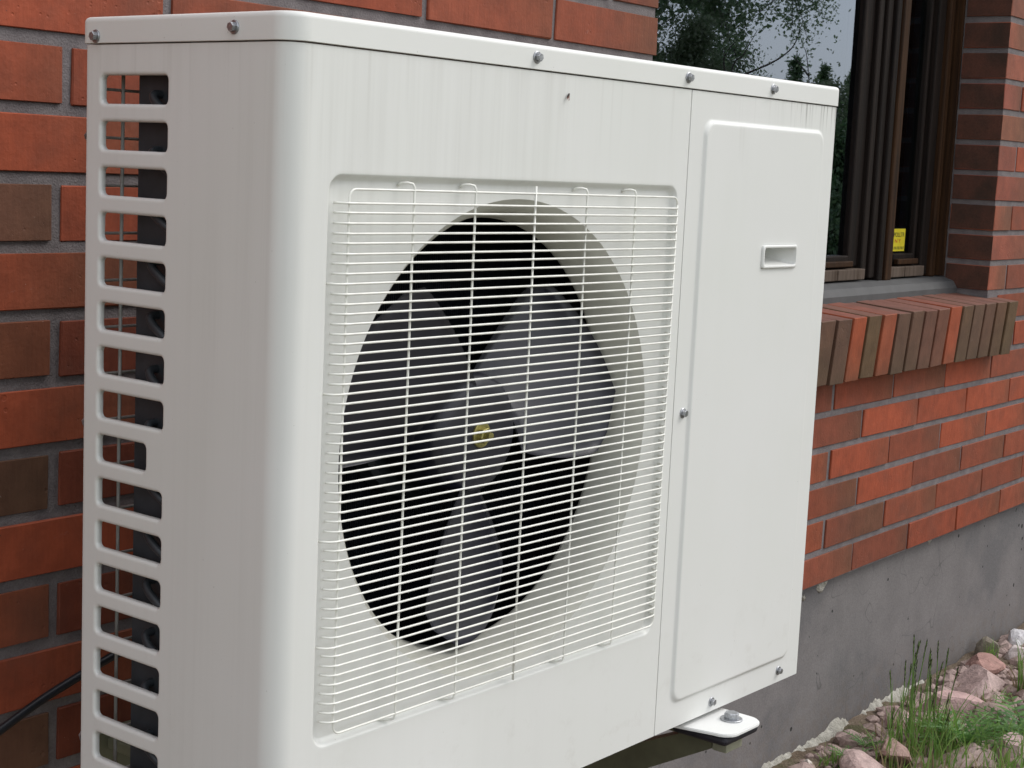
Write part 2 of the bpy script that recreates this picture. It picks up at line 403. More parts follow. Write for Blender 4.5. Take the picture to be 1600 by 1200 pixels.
# ------------------------------------------------------------------ house
house = empty('brick_house', (0.0, 0.0, GZ))
tag(house, 'red brick house wall with dark wood window and grey concrete plinth behind the heat pump', 'house')
HZ = -GZ                                    # children meshes use world z, so lift them by this
def hpart(name, me, parent=None, lift=True):
    return obj(name, me, parent or house, (0, 0, HZ) if (parent is None and lift) else (0, 0, 0))
WX0, WX1 = 1.333, 2.945
WZ0, WZ1 = -0.531, 0.90
P0, PZ = -0.0058, 0.075                    # centre of the joint above course 0
def joint_z(i): return P0 - i * PZ
XL, XR, ZB, ZT = -1.9, 6.0, joint_z(13) + 0.004, joint_z(-17)
# mortar body with a window opening, set back behind the brick faces
bm = bmesh.new(); YM, YB = 0.0030, 0.26
e = 0.005
add_box(bm, XL, WX0 - e, YM, YB, ZB, ZT); add_box(bm, WX1 + e, XR, YM, YB, ZB, ZT)
add_box(bm, WX0 - e, WX1 + e, YM, YB, ZB, WZ0); add_box(bm, WX0 - e, WX1 + e, YM, YB, WZ1 + 0.003, ZT)
mortar = hpart('mortar_wall', bm_mesh('mortar_wall', bm, M_mortar))
# bricks
RED = [(0.31, 0.066, 0.028), (0.28, 0.062, 0.028), (0.33, 0.070, 0.030), (0.25, 0.062, 0.030), (0.22, 0.060, 0.032)]
BRN = [(0.17, 0.058, 0.034), (0.15, 0.058, 0.035), (0.19, 0.062, 0.035)]
bmesh_cache = {}
def brick_mesh(L, H, D, variant, mat=None, dark=False):
    key = (round(L, 3), round(H, 3), round(D, 3), variant, dark)
    if key in bmesh_cache: return bmesh_cache[key]
    bm = bmesh.new(); add_box(bm, -L / 2, L / 2, 0, D, -H / 2, H / 2, 0.0013, 1)
    rr = random.Random(variant * 13 + 5)
    for v in bm.verts:
        v.co.x += rr.uniform(-.0009, .0009); v.co.z += rr.uniform(-.0009, .0009); v.co.y += rr.uniform(-.0006, .0006)
    me = bm_mesh('brick', bm, mat or M_brick)
    at = me.attributes.new('bu', 'FLOAT', 'POINT')
    at.data.foreach_set('value', [v.co.x / max(L, 0.14) + 0.5 for v in me.vertices])
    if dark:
        me.materials.append(M_reveal_shade)
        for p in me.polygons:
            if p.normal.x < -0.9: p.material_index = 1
    bmesh_cache[key] = me; return me
def px(p):
    d = Vector(p) - CAM; z = d.dot(c_f)
    if z < 0.05: return (-9999, -9999)
    return (800 + FPX * d.dot(c_r) / z, 600 - FPX * d.dot(c_u) / z)
SIL = [(150, 42), (462, 16), (1300, 142), (1240, 1040), (1021, 1147), (925, 1300), (262, 1300), (262, 105)]
def inside(p, poly):
    x, y = p; c = False; j = len(poly) - 1
    for i in range(len(poly)):
        xi, yi = poly[i]; xj, yj = poly[j]
        if (yi > y) != (yj > y) and x < (xj - xi) * (y - yi) / (yj - yi) + xi: c = not c
        j = i
    return c
def visible(x0, x1, z0, z1):
    for a in (x0, (x0 + x1) / 2, x1):
        for b in (z0, z1):
            q = px((a, 0, b))
            if -5 < q[0] < 1605 and -5 < q[1] < 1205 and not inside(q, SIL): return True
    return False
def perp(k, even):
    base = 0.125 + (0.0 if even else 0.153)
    if k <= 7: return base + 0.305 * k
    return base + 0.305 * 7 + 0.2985 * (k - 7)
rest = []; nvis = 0
JW = 0.0135
def place_brick(x0, x1, i, depth=0.10, tint=None):
    """brick between x0 and x1 in course i"""
    global nvis
    zc = (joint_z(i) + joint_z(i + 1)) / 2
    L = x1 - x0; H = PZ - JW
    if L < 0.02: return
    t = tint or (rnd.choice(RED) if rnd.random() < (0.66 if x0 < 1.3 else 0.88) else rnd.choice(BRN))
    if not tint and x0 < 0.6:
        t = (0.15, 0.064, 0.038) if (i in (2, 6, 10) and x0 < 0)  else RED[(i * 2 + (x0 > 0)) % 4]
    if not tint and 0.10 < x0 <= 0.17 and i >= 4: t = (0.16, 0.038, 0.019)  # shade close beside the unit, put into the brick tint
    if not tint and 0.17 < x0 < 0.8 and i >= 3: t = (0.06, 0.021, 0.013)  # bricks behind the unit: its shade on the wall painted as a dark tint
    if not tint and 0.6 < x0 < 1.3 and i < 3: t = RED[3 + (i % 2)]
    if not tint and x0 > 1.9 and t in BRN: t = RED[3]
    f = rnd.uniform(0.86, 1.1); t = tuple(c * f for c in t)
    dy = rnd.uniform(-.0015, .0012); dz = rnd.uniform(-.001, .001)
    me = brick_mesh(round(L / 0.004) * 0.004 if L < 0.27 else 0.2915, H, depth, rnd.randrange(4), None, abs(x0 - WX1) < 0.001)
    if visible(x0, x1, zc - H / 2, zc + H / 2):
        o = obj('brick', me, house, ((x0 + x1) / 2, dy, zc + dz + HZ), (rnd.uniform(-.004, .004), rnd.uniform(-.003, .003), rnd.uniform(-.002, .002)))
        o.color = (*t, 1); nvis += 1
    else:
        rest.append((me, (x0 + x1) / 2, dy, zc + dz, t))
SILL_X0, SILL_X1 = WX0 - 0.075, 3.018
for i in range(-17, 13):
    even = (i % 2 == 0)
    ztop, zbot = joint_z(i), joint_z(i + 1)
    zc = (ztop + zbot) / 2
    spans = [(XL, XR)]
    if zc > -0.381 and zc < WZ1: spans = [(XL, WX0), (WX1, XR)]
    elif -0.531 < zc < -0.381: spans = [(XL, SILL_X0 - 0.004), (SILL_X1 + 0.004, XR)]
    for (a, b) in spans:
        cuts = [perp(k, even) + (0.013 if i == 0 and k < 3 else 0) for k in range(-8, 22)]
        if a == WX1:      # jamb: alternate header and stretcher ends
            first = a + (0.122 if even else 0.275)
            cuts = [first + 0.2985 * k for k in range(0, 14)]
        if b == WX0:
            cuts = [c for c in cuts if c < WX0 - 0.06]
        xs = [a] + [c for c in cuts if a + 0.03 < c < b - 0.03] + [b]
        for q in range(len(xs) - 1):
            l = xs[q] + (JW / 2 if q > 0 or a not in (WX1,) else 0)
            r = xs[q + 1] - (JW / 2 if xs[q + 1] != WX0 else 0)
            jamb = (q == 0 and a == WX1) or (xs[q + 1] == WX0 and b == WX0)
            tint = None
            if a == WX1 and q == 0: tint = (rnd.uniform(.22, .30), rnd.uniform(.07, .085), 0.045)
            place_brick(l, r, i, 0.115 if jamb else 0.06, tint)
# bricks the photograph does not show, joined
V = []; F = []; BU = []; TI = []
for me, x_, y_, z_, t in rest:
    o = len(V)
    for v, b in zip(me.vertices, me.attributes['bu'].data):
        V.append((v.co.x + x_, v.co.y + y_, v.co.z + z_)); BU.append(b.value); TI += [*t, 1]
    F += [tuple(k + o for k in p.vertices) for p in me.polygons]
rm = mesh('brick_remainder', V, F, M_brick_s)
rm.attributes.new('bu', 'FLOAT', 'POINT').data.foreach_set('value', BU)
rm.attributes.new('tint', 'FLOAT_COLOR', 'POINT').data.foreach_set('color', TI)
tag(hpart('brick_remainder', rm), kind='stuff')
print('visible bricks', nvis, 'rest', len(rest))

# rowlock sill: bricks on edge, pitched outwards
sill = empty('window_sill', (0, 0, 0), parent=house); sill.location = (0, 0, HZ)
tilt = R(5)
OR = (0.31, 0.07, 0.028)
sc = [(0.17, .066, .040), (0.125, .064, .040), (0.115, .062, .040), OR, (0.12, .072, .036), (0.29, .075, .034), (0.115, .062, .040), (0.125, .066, .042), (0.14, .064, .042),
      (0.155, .064, .040), (0.33, .075, .032), (0.12, .068, .038), (0.125, .072, .046), (0.13, .068, .042), (0.14, .072, .040), (0.12, .072, .036)]
M_brick_top = brick_mat('reddish_brick_face', False, (0.20, 0.082, 0.062))
sb_cache = {}
def sill_brick(v):
    if v not in sb_cache:
        me = brick_mesh(0.1345, 0.063, 0.175, v + 10).copy(); me.materials.append(M_brick_top)
        for p in me.polygons:
            if p.normal.x < -0.9: p.material_index = 1
        sb_cache[v] = me
    return sb_cache[v]
nb = 0; pitch_s = 0.0738
SZ = -0.397
kmax = int((SILL_X1 - SILL_X0) / pitch_s)
for k in range(kmax):
    xc = SILL_X1 - pitch_s * (k + 0.5)
    t = sc[-1 - k] if k < len(sc) else rnd.choice(sc)
    me = sill_brick(k % 4)
    # local x -> vertical, local y -> depth, local z -> along the wall
    o = obj('brick', me, sill, (xc, -0.040 - 0.009 + rnd.uniform(-.002, .002), SZ - 0.067 + rnd.uniform(-.0015, .0015)))
    mt = Matrix.Rotation(tilt, 4, 'X') @ Matrix(((0, 0, 1, 0), (0, 1, 0, 0), (-1, 0, 0, 0), (0, 0, 0, 1)))
    o.rotation_euler = mt.to_euler(); o.color = (*t, 1)
bm = bmesh.new(); add_box(bm, SILL_X0 + .01, SILL_X1 - .012, -0.0455, 0.11, -0.520, -0.3995)
bmesh.ops.rotate(bm, verts=bm.verts, cent=(0, -0.049, -0.397), matrix=Matrix.Rotation(tilt, 3, 'X'))
obj('mortar_bed', bm_mesh('mortar_bed', bm, M_mortar), sill)
add_b = box_me('mortar_fill', WX0 - .004, WX1 + .004, 0.012, 0.255, WZ0, -0.41, M_mortar)
obj('mortar_fill', add_b, sill)

# window
win = empty('window', (0, 0, 0), parent=house); win.location = (0, 0, HZ)
YG = 0.165
def wbox(name, x0, x1, y0, y1, z0, z1, mat, bev=0.004):
    return obj(name, box_me(name, x0, x1, y0, y1, z0, z1, mat, bev, 2), win)
FZ0, FZ1 = -0.345, 0.88
obj('pane', box_me('pane', 1.40, 2.4445, YG, YG + 0.006, -0.290, 0.83, M_glass), win)
obj('pane', box_me('pane', 2.690, 2.816, YG, YG + 0.006, -0.290, 0.83, M_glass1), win)
wbox('sash_stile', 2.4445, 2.4965, 0.151, 0.215, FZ0 + .03, FZ1, M_wood)
wbox('frame_post', 2.4965, 2.524, 0.140, 0.215, FZ0 + .003, FZ1, M_wood3)
wbox('frame_post', 2.528, 2.5565, 0.133, 0.215, FZ0 + .003, FZ1, M_wood3)
wbox('cover_strip', 2.5585, 2.584, 0.124, 0.215, FZ0 - .004, FZ1, M_wood)
wbox('cover_strip', 2.588, 2.6235, 0.119, 0.215, FZ0 - .004, FZ1, M_wood2)
wbox('sash_stile', 2.626, 2.690, 0.158, 0.215, FZ0 + .03, FZ1, M_wood)
wbox('sash_stile', 2.816, 2.832, 0.152, 0.215, FZ0 + .02, FZ1, M_wood3)
wbox('frame_post', 2.840, 2.882, 0.140, 0.215, FZ0 + .003, FZ1, M_wood3)
wbox('cover_strip', 2.886, 2.914, 0.130, 0.215, FZ0 - .002, FZ1, M_wood2)
wbox('gap_filler', 2.914, 2.944, 0.175, 0.215, FZ0, FZ1, M_wood, 0)
wbox('edge_bead', 2.935, 2.9445, 0.118, 0.172, FZ0, FZ1, M_wood2, 0.001)
wbox('frame_post', 1.334, 1.40, 0.134, 0.215, FZ0, FZ1, M_wood)
for (a, b) in ((1.402, 2.4425), (2.692, 2.8145)):
    wbox('sash_rail', a, b, 0.148, 0.212, -0.315, -0.288, M_wood3, 0.003)
    wbox('glazing_bead', a, b, 0.135, 0.147, -0.313, -0.300, M_wood2, 0.002)
for (a, b) in ((1.402, 1.93), (1.933, 2.35), (2.353, 2.494), (2.626, 2.72), (2.723, 2.838)):
    wbox('weather_board', a, b, 0.128, 0.20, -0.343, -0.318, M_woodw, 0.002)
wbox('frame_head', 1.334, 2.9445, 0.133, 0.21, 0.882, 0.898, M_wood)
# grey flashing along the frame foot
prof = [(0.205, -0.346), (0.118, -0.3475), (0.092, -0.356), (0.082, -0.372), (0.082, -0.392), (0.205, -0.392)]
V = [(x_, y, z) for x_ in (WX0 + .001, WX1 - .001) for y, z in prof]; n_ = len(prof)
F = [(i, (i + 1) % n_, n_ + (i + 1) % n_, n_ + i) for i in range(n_)] + [tuple(range(n_))[::-1], tuple(range(n_, 2 * n_))]
obj('flashing', mesh('flashing', V, F, M_flash), win)
# yellow sticker inside the narrow pane, with its dark and red print
M_yel = simple('yellow_sticker', (0.62, 0.52, 0.02), 0.5, var=0.1)
M_ink = simple('dark_print', (0.05, 0.055, 0.01), 0.6)
M_red = simple('red_print', (0.55, 0.10, 0.02), 0.6)
SX0, SX1, SB, ST = 2.700, 2.786, -0.283, -0.228
st = obj('sticker', box_me('sticker', SX0, SX1, YG - 0.0022, YG - 0.0008, SB, ST, M_yel), win)
def text_on(body, size, x_, y_, z_, mat, sx=1.0):
    cu = bpy.data.curves.new('print', 'FONT'); cu.body = body; cu.size = size; cu.extrude = 0.0002; cu.align_x = 'CENTER'
    to = bpy.data.objects.new('print', cu); col.objects.link(to)
    dg = bpy.context.evaluated_depsgraph_get()
    me = bpy.data.meshes.new_from_object(to.evaluated_get(dg)); bpy.data.objects.remove(to)
    me.materials.clear(); me.materials.append(mat)
    return me
pm = [text_on('APOLLTR', 0.018, 0, 0, 0, M_ink), text_on('N Y', 0.016, 0, 0, 0, M_red), text_on('IIIIIIIII', 0.012, 0, 0, 0, M_ink)]
# merged print sub-part
V = []; F = []; MI = []
for k, (me, zz) in enumerate(zip(pm, (-0.2475, -0.2625, -0.2785))):
    o = len(V); xs_ = [v.co.x for v in me.vertices]; w_ = max(xs_) - min(xs_)
    s_ = (0.074 if k != 1 else 0.034) / w_
    for v in me.vertices: V.append(((SX0 + SX1) / 2 + v.co.x * s_, YG - 0.0026 - v.co.z * .5, zz + v.co.y * (0.85)))
    for p in me.polygons: F.append(tuple(i + o for i in p.vertices)); MI.append(1 if k == 1 else 0)
tm = mesh('sticker_print', V, F); tm.materials.append(M_ink); tm.materials.append(M_red)
tm.polygons.foreach_set('material_index', MI)
obj('sticker_print', tm, win)
# dim room
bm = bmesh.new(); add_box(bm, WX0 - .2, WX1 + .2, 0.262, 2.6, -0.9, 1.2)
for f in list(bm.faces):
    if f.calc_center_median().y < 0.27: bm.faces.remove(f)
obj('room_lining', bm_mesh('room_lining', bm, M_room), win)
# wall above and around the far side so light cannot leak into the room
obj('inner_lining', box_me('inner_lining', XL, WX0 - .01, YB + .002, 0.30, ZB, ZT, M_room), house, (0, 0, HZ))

# plinth with foam bead along the ground
PY = 0.022
bm = bmesh.new(); add_box(bm, XL, XR, PY, 0.30, GZ - 0.2, ZB - 0.006)
plinth = hpart('plinth', bm_mesh('plinth', bm, M_concrete))
def lump_strip():
    V = []; F = []; n1, n2 = 420, 7
    x0, x1 = 1.0, 2.78
    for i in range(n1 + 1):
        x_ = x0 + (x1 - x0) * i / n1
        h = 0.015 + 0.026 * noise.noise((x_ * 9, 0, 1)) + 0.016 * noise.noise((x_ * 27, 2, 5)) + 0.007 * noise.noise((x_ * 80, 0, 8))
        h = max(0.004, h * (1.0 if x_ < 2.62 else max(0.1, (2.78 - x_) / 0.16)))
        for j in range(n2 + 1):
            t = j / n2
            zz = GZ - 0.02 + (h + 0.02) * t
            yy = PY + 0.003 - (0.022 * math.sin(math.pi * min(1, t * 0.5 + 0.5)) + 0.010 * noise.noise((x_ * 35, t * 3, 9))) * (1 if j < n2 else 0)
            V.append((x_, yy, zz))
    for i in range(n1):
        for j in range(n2):
            a = i * (n2 + 1) + j; F.append((a, a + n2 + 1, a + n2 + 2, a + 1))
    return mesh('foam_bead', V, F, M_foam, True)
obj('foam_bead', lump_strip(), plinth)
def lump(name, c, s, mat, seed, sub=2, amp=0.35, freq=1.6, flat=False):
    bm = bmesh.new(); bmesh.ops.create_icosphere(bm, subdivisions=sub, radius=1)
    for v in bm.verts:
        d = 1 + amp * noise.noise(v.co * freq + Vector((seed * 3.1, seed, 0)))
        v.co = Vector((v.co.x * s[0] * d, v.co.y * s[1] * d, v.co.z * s[2] * d))
    return bm_mesh(name, bm, mat, not flat)
for k, (x_, z_, sx, sz) in enumerate([(2.155, -0.993, .020, .014), (2.172, -0.984, .013, .016), (2.072, -1.004, .007, .008), (2.735, -0.975, .016, .012), (2.748, -0.985, .009, .012)]):
    obj('foam_crumb', lump('foam_crumb', None, (sx, 0.006, sz), M_foam, k, 2, 0.6), plinth, (x_, PY + .001, z_))

# black cable along the wall
pts = [(-0.9, -0.03, -1.13), (-0.5, -0.028, -1.0), (-0.2, -0.024, -0.862), (0.04, -0.02, -0.758), (0.144, -0.02, -0.7215), (0.24, -0.02, -0.70), (0.34, -0.03, -0.70), (0.42, -0.08, -0.71), (0.46, -0.16, -0.73)]
def smooth_pts(p, n=6):
    p = [Vector(q) for q in p]; out = []
    for i in range(len(p) - 1):
        a, b, c, d = p[max(i - 1, 0)], p[i], p[i + 1], p[min(i + 2, len(p) - 1)]
        for k in range(n):
            t = k / n
            out.append(0.5 * ((2 * b) + (c - a) * t + (2 * a - 5 * b + 4 * c - d) * t * t + (3 * b - a - 3 * c + d) * t ** 3))
    out.append(p[-1]); return out
cb = obj('power_cable', tube_me('power_cable', [q - Vector(pts[0]) for q in smooth_pts(pts)], 0.0052, M_cable, 10), loc=pts[0])
tag(cb, 'black cable slanting up across the bricks to behind the heat pump', 'cable')

# ------------------------------------------------------------------ heat pump unit
UW, UH, UD = 0.963, 0.785, 0.279
unit = empty('heat_pump_unit', (-0.01543, -0.49613, -UH), (0, 0, -0.0310993))
tag(unit, 'cream outdoor heat pump unit with wire fan grille, hung on the brick wall', 'heat pump')
def wnorm(o):
    md = o.modifiers.new('weighted_normal', 'WEIGHTED_NORMAL'); md.mode = 'FACE_AREA'; md.weight = 100; md.keep_sharp = False; return o
def upart(name, me, parent=None, loc=(0, 0, 0), rot=(0, 0, 0)):
    if parent is None: return obj(name, me, unit, (loc[0], loc[1], loc[2] + UH), rot)
    return obj(name, me, parent, loc, rot)
RC = 0.022; XS = 0.6148; LZ = -0.0243
def rr_ring(x0, x1, z0, z1, r, k=6, mm=6):
    """rounded rectangle, counter-clockwise from the +x+z corner"""
    P = []
    C = [(x1 - r, z1 - r, 0), (x0 + r, z1 - r, 90), (x0 + r, z0 + r, 180), (x1 - r, z0 + r, 270)]
    for ci, (cx, cz, a0) in enumerate(C):
        arc = [(cx + r * math.cos(R(a0 + 90 * j / (k - 1))), cz + r * math.sin(R(a0 + 90 * j / (k - 1)))) for j in range(k)]
        P += arc
        nx_, nz_, na = C[(ci + 1) % 4]
        nxt = (nx_ + r * math.cos(R(a0 + 90)), nz_ + r * math.sin(R(a0 + 90)))
        for j in range(1, mm):
            t = j / mm; P.append((arc[-1][0] + (nxt[0] - arc[-1][0]) * t, arc[-1][1] + (nxt[1] - arc[-1][1]) * t))
    return P
def outer_ring(x0, x1, z0, z1, k, mm, ref):
    P = []; idx = 0
    cor = [(x1, z1), (x0, z1), (x0, z0), (x1, z0)]
    for ci in range(4):
        for j in range(k): P.append(cor[ci]); idx += 1
        for j in range(1, mm):
            q = ref[idx]; idx += 1
            if ci == 0: P.append((q[0], z1))
            elif ci == 1: P.append((x0, q[1]))
            elif ci == 2: P.append((q[0], z0))
            else: P.append((x1, q[1]))
    return P
def rings_mesh(rings, fn, flip=False):
    V = []; F = []; n = len(rings[0][0])
    for P, d in rings:
        for a, b in P: V.append(fn(a, b, d))
    for i in range(len(rings) - 1):
        for j in range(n):
            q = (i * n + j, i * n + (j + 1) % n, (i + 1) * n + (j + 1) % n, (i + 1) * n + j)
            F.append(q[::-1] if flip else q)
    return V, F
def clean(V, F):
    bm = bmesh.new(); vs = [bm.verts.new(v) for v in V]
    for f in F:
        ff = []
        for i in f:
            if not ff or (vs[i].co - ff[-1].co).length > 1e-7: ff.append(vs[i])
        if len(ff) > 2 and (ff[0].co - ff[-1].co).length < 1e-7: ff.pop()
        if len(set(ff)) > 2:
            try: bm.faces.new(ff)
            except ValueError: pass
    bmesh.ops.remove_doubles(bm, verts=bm.verts, dist=1e-5)
    return bm
def sheet(name, pieces, mat):
    """one mesh from folded sheet pieces; each piece keeps its own crisp border. pieces: (V, F, outward direction)"""
    VV, FF = [], []
    for V, F, d in pieces:
        bm = clean(V, F); bmesh.ops.recalc_face_normals(bm, faces=bm.faces)
        big = max(bm.faces, key=lambda f: f.calc_area())
        if big.normal.dot(Vector(d)) < 0: bmesh.ops.reverse_faces(bm, faces=bm.faces)
        bm.verts.index_update(); o = len(VV)
        VV += [v.co.copy() for v in bm.verts]; FF += [tuple(v.index + o for v in f.verts) for f in bm.faces]; bm.free()
    return mesh(name, VV, FF, mat, True)
# front panel: flat sheet with a dished square and a bell mouth
ZP0, ZP1 = -UH, LZ - 0.0012
K, MM = 9, 34
FC = (0.3225, -0.397)
def inset(x0, x1, z0, z1, r, d): return rr_ring(x0 + d, x1 - d, z0 + d, z1 - d, max(r - d, 0.002), K, MM)
RX = (0.047, 0.599, -0.655, -0.133); RR_ = 0.017
A_ = lambda d: inset(*RX, RR_, d)
fl = A_(-0.003)
rings = [(outer_ring(RC + 0.005, XS, ZP0, ZP1, K, MM, fl), 0.0), (fl, 0.0)]
DEP = 0.0075; WS = 0.0075
for t in np.linspace(0, 1, 9):
    rings.append((A_(WS * t), DEP * (0.5 - 0.5 * math.cos(math.pi * t))))
rings.append((A_(WS + 0.003), DEP))
base = A_(WS)
ang = [math.atan2(b - FC[1], a - FC[0]) for a, b in base]
def circ(r): return [(FC[0] + r * math.cos(a), FC[1] + r * math.sin(a)) for a in ang]
Ro, Ri = 0.2445, 0.2345
rings.append((circ(Ro + 0.001), DEP))
NB0 = len(rings) - 1
rings.append((circ(Ro), DEP + 0.0001))
for r_, y_ in ((Ro - .0008, .0009), (Ro - .003, .0034), (Ro - .006, .0062), (Ro - .010, .0115), (Ro - .0135, .019), (Ro - .016, .027), (Ro - .019, .038), (Ro - .021, .050)): rings.append((circ(r_), DEP + y_))
rings.append((circ(Ro - .0205), 0.061)); rings.append((circ(Ro - .010), 0.064))
bell_rings = rings[NB0 + 1:]; rings = rings[:NB0 + 2]
V1, F1 = rings_mesh(rings, lambda a, b, d: (a, d, b))
VB, FB = rings_mesh(bell_rings, lambda a, b, d: (a, d, b))
# side sheet with slots
SY0, SY1 = 0.1603, 0.2563
sp, sh, sz0 = 0.0425, 0.0262, -0.0532
V2, F2 = [], []
k2, m2 = 5, 5
for i in range(17):
    zt = sz0 - i * sp; zb = zt - sh
    ct = zt + (sp - sh) / 2 if i else ZP1; cb_ = zb - (sp - sh) / 2 if i < 16 else ZP0
    y0_ = 0.184 if i == 8 else SY0
    def sl(d): return rr_ring(y0_ - d, SY1 + d, zb - d, zt + d, 0.005 + d, k2, m2)
    f_ = sl(0.0045)
    rg = [(outer_ring(RC + 0.005, UD - 0.005, cb_, ct, k2, m2, f_), 0.0), (f_, 0.0), (sl(0.0032), 0.0)]
    for t in (0.25, 0.5, 0.75, 1.0):
        a_ = t * math.pi / 2; rg.append((sl(0.0032 * (1 - math.sin(a_))), 0.0032 * (1 - math.cos(a_))))
    rg.append((sl(0.0), 0.0065)); rg.append((sl(0.001), 0.0065))
    v, f = rings_mesh(rg, lambda a, b, d: (d, a, b), True)
    o = len(V2); V2 += v; F2 += [tuple(q + o for q in x_) for x_ in f]
# corner arc, rear flange, right flange, bottom flange
def strip(pl, z0, z1, zs=None):
    zs = zs or [z0, z1]; V = []; F = []
    for z in zs:
        for (a, b) in pl: V.append((a, b, z))
    n = len(pl)
    for i in range(len(zs) - 1):
        for j in range(n - 1): F.append((i * n + j, i * n + j + 1, (i + 1) * n + j + 1, (i + 1) * n + j))
    return V, F
zlist = sorted([ZP0, ZP1] + [sz0 - i * sp + (sp - sh) / 2 for i in range(1, 17)])
arc = [(RC - RC * math.sin(R(90 * (1 - j / 12))), RC - RC * math.cos(R(90 * (1 - j / 12)))) for j in range(13)]
V3, F3 = strip([(0, RC + 0.005)] + arc + [(RC + 0.005, 0)], 0, 0, zlist)
V4, F4 = strip([(0.0, UD - .005), (0.0, UD - .002), (0.0006, UD - .0006), (0.002, UD), (0.012, UD)], 0, 0, zlist)
V5, F5 = strip([(XS, 0.0), (XS + .0004, 0.001), (XS + .0004, 0.02)], ZP0, ZP1)
bot = [(UD - .002)]
low = [(0.0, UD - .002)] + arc + [(XS, 0.0)]
V6 = [(a, b, ZP0) for a, b in low] + [(a + (0.012 if a < 0.3 else 0), b + 0.012, ZP0 - 0.001) for a, b in low]
F6 = [(j, j + 1, len(low) + j + 1, len(low) + j) for j in range(len(low) - 1)]
me = sheet('front_panel', [(V1, F1, (0, -1, 0)), (V2, F2, (-1, 0, 0)), (V3, F3, (-1, -1, 0)), (V4, F4, (-1, 0, 0)), (V5, F5, (1, 0, 0))], M_panel)
front = wnorm(upart('front_panel', me))
upart('bell_mouth', mesh('bell_mouth', VB, FB, M_bell, True))
upart('bottom_flange', mesh('bottom_flange', V6, F6, M_cream))
# lid
def outline(off, rr2=0.003):
    pl = [(-off + .002, UD + off), (-off, UD + off - .002), (-off, UD + off - .005), (-off, RC + .005)]
    r = RC + off
    for j in range(17):
        a = R(180 + 90 * j / 16); pl.append((RC + r * math.cos(a), RC + r * math.sin(a)))
    r2 = rr2 + off
    for j in range(7):
        a = R(270 + 90 * j / 6); pl.append((UW - rr2 + r2 * math.cos(a), rr2 + r2 * math.sin(a)))
    pl += [(UW + off, .01), (UW + off, UD + off - .005), (UW + off, UD + off - .002), (UW + off - .002, UD + off)]; return pl
prof = [(-0.0005, -0.0243), (0.0014, -0.0243), (0.0018, -0.0236), (0.0018, -0.005), (0.0016, -0.0032), (0.0006, -0.0012), (-0.0014, 0.0), (-0.004, 0.0004)]
V = []; F = []; n_ = len(outline(0))
for off, z in prof: V += [(a, b, z) for a, b in outline(off)]
for i in range(len(prof) - 1):
    for j in range(n_): F.append((i * n_ + j, i * n_ + (j + 1) % n_, (i + 1) * n_ + (j + 1) % n_, (i + 1) * n_ + j))
L_ = (len(prof) - 1) * n_
ins = len(V); V += [(a, b, 0.0008) for a, b in outline(-0.012)]
for j in range(n_): F.append((L_ + j, L_ + (j + 1) % n_, ins + (j + 1) % n_, ins + j))
F.append(tuple(range(ins, ins + n_)))
wnorm(upart('lid', bm_mesh('lid', clean(V, F), M_cream, True)))
# service panel with raised field and scoop handle
SX = XS + 0.0018
HX = (0.788, 0.873, -0.231, -0.202)
def emb(d): return rr_ring(0.644 + d, 0.932 - d, -0.755 + d, -0.056 - d, 0.016, K, MM)
e0 = emb(-0.001)
rg = [(outer_ring(SX, UW - 0.006, ZP0, ZP1, K, MM, e0), 0.0), (e0, 0.0)]
EH = -0.0034
for t in np.linspace(0, 1, 7): rg.append((emb(0.0062 * t), EH * (0.5 - 0.5 * math.cos(math.pi * t))))
rg.append((emb(0.0085), EH))
hr = lambda d: rr_ring(HX[0] - d, HX[1] + d, HX[2] - d, HX[3] + d, 0.0045, K, MM)
rg.append((hr(0.0005), EH)); rg.append((hr(-0.001), EH + 0.003))
va, fa = rings_mesh(rg, lambda a, b, d: (a, d, b))
vb, fb = strip([(SX, 0.0), (SX - .0003, 0.001), (SX - .0003, 0.02)], ZP0, ZP1)
vc, fc = strip([(UW - .006, 0.0), (UW - .003, 0.0), (UW - .0012, 0.0006), (UW - .0003, 0.0018), (UW, 0.003), (UW, 0.006), (UW, UD)], ZP0, ZP1)
vd = [(SX, 0, ZP0), (UW - .003, 0, ZP0), (UW, .003, ZP0), (SX, 0.012, ZP0 - .001), (UW - .003, 0.012, ZP0 - .001)]
serv = wnorm(upart('service_panel', sheet('service_panel', [(va, fa, (0, -1, 0)), (vb, fb, (-1, 0, 0)), (vc, fc, (1, 0, 0)), (vd, [(0, 1, 4, 3)], (0, 0, -1))], M_serv)))
# handle: raised rim + scoop
def hrr(d): return rr_ring(HX[0] - d, HX[1] + d, HX[2] - d, HX[3] + d, 0.004, 6, 4)
rg = []
for d, y in ((0.0, EH + .002), (0.0, EH - 0.0018), (-0.001, EH - 0.0030), (-0.0030, EH - 0.0030), (-0.0038, EH - 0.0022), (-0.0040, EH + 0.002)): rg.append((hrr(d), y))
inner = hrr(-0.0041)
def scoop(t):
    P = []
    for a, b in inner:
        zz = HX[3] - 0.0041 - (HX[3] - 0.0041 - b) * (1 - 0.62 * t)
        xx = a if a < 0.83 else a - 0.022 * t * (a - 0.83) / 0.04
        P.append((xx, zz))
    return P
for t in (0.25, 0.5, 0.75, 1.0): rg.append((scoop(t), EH + 0.002 + 0.046 * t))
v, f = rings_mesh(rg, lambda a, b, d: (a, d, b)); n_ = len(inner)
f.append(tuple(range(len(v) - n_, len(v))))
bm = clean(v, f)
hnd = wnorm(obj('handle', bm_mesh('handle', bm, M_cream, True), serv))
